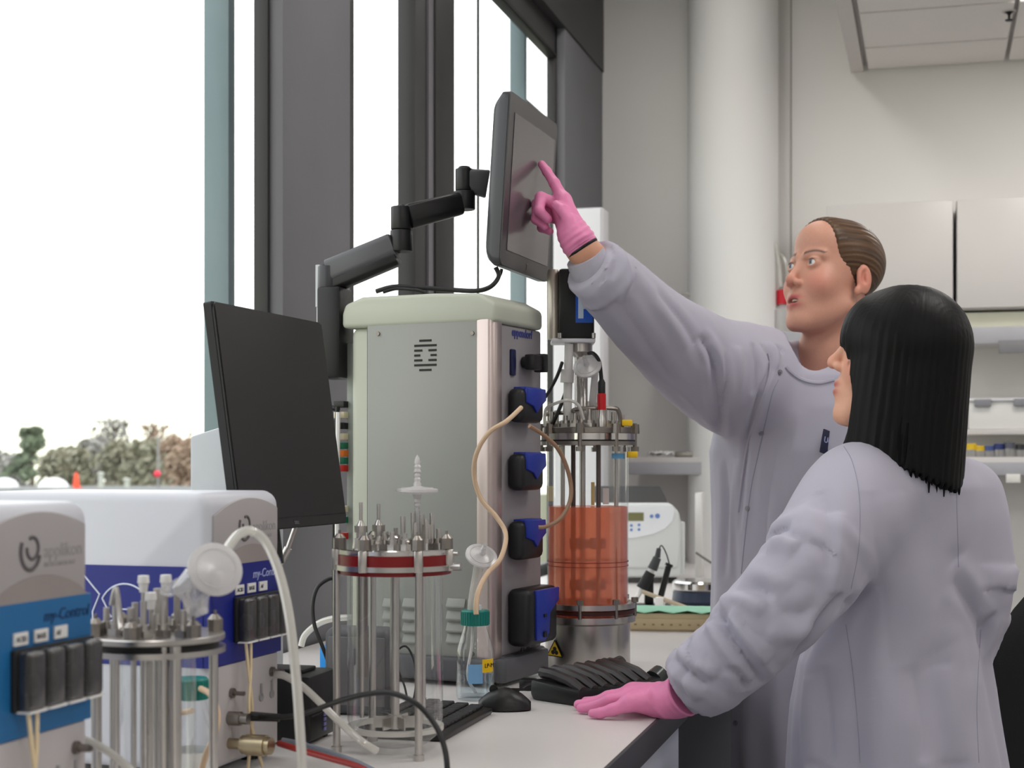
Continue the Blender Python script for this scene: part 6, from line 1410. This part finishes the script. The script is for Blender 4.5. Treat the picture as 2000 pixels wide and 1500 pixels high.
for nm, pts in (('shoulder_seam', [(1648, 872), (1664, 900), (1676, 950), (1680, 1010), (1676, 1080), (1662, 1150)]), ('back_seam', [(1868, 950), (1869, 1000), (1871, 1060), (1872, 1108)]), ('side_seam', [(1652, 1220), (1664, 1300), (1674, 1400), (1680, 1490)]), ('side_seam', [(1916, 1230), (1910, 1320), (1908, 1400), (1912, 1490)]), ('yoke_seam', [(1700, 868), (1740, 876), (1800, 892)])):
    seam(bv, p2, nm, pts, .0007, seam_m)
# knitted cuff and the hand lying flat on the bench
wz = lambda p, r: Vector((p.x, p.y, max(p.z, ZB + r + .0012)))
cu1 = wz(L2(1322, 1378, 2.385), .028)
MB().tube([arm2[-1].lerp(arm2[-2], .2), arm2[-1] + ax_ * .004, arm2[-1].lerp(cu1, .6)], [.040, .040, .035], 22).build('cuff', rib_cuff, p2)
def B2(px, py, d_, r): return wz(L2(px, py, d_), r)
wrist = B2(1306, 1372, 2.395, .022); G, A = gridof(*bounds([B2(1120, 1395, 2.40, .0), B2(1350, 1330, 2.53, 0), B2(1350, 1400, 2.33, 0), L2(1345, 1330, 2.37)], .02), .0019)
d = None
for m_, r_ in (((1226, 1372, 2.375), .0135), ((1228, 1360, 2.405), .0150), ((1234, 1352, 2.435), .0155), ((1240, 1350, 2.462), .0150)):
    q = rc(G, wrist, B2(*m_, r_), .0225, r_); d = q if d is None else sm(d, q, .018)
def fing2(pts, rs, k=.006):
    global d
    d = sm(d, chain(G, [B2(*p, r_) for p, r_ in zip(pts, rs)], rs, .004), k)
fing2([(1228, 1376, 2.372), (1196, 1386, 2.372), (1172, 1394, 2.376), (1157, 1399, 2.382)], (.0115, .0092, .0082, .0070))
fing2([(1228, 1362, 2.404), (1190, 1368, 2.408), (1158, 1381, 2.418), (1135, 1391, 2.428)], (.0124, .0102, .0090, .0078))
fing2([(1234, 1354, 2.434), (1188, 1362, 2.442), (1155, 1375, 2.452), (1130, 1386, 2.462)], (.0126, .0104, .0092, .0080))
fing2([(1240, 1352, 2.462), (1196, 1360, 2.474), (1166, 1372, 2.486), (1144, 1381, 2.496)], (.0124, .0102, .0090, .0078))
fing2([(1288, 1372, 2.43), (1256, 1370, 2.475), (1228, 1372, 2.50), (1206, 1376, 2.512)], (.0170, .0130, .0104, .0088), .012)
c0 = wrist; c1 = cu1 + (cu1 - wrist).normalized() * .012 + UP * .004; c1 = wz(c1, .034)
d = sm(d, rc(G, c0, c1, .0250, .0320), .014); ax_ = (c1 - c0).normalized(); pl_ = (G[0] - c1.x) * ax_.x + (G[1] - c1.y) * ax_.y + (G[2] - c1.z) * ax_.z
d = np.maximum(d, pl_); d = d - .0012 * np.exp(-(np.sin((pl_ + .012) * 150)) ** 2 * 6) * np.clip((pl_ + .06) / .02, 0, 1)
q = rc(G, c0.lerp(c1, .5), c1, .0292, .0338); d = sm(d, np.maximum(q, pl_), .003)
d = smx(d, -(G[2] - ZB - .0008), .002)
V, Q = nets(d, A); g2 = netobj('glove', relax(V, Q, 1, .3), Q, glove_m, p2); g2['label'] = 'pink glove lying flat on the bench'
MB().tube([c1 + (ax_.orthogonal().normalized() * math.cos(2 * PI * i / 28) + ax_.cross(ax_.orthogonal().normalized()) * math.sin(2 * PI * i / 28)) * .0325 for i in range(28)], .0028, 8, True).build('glove_rim', glove_m, p2)
legs(p2, -.03, .0, TH + q1, .74)
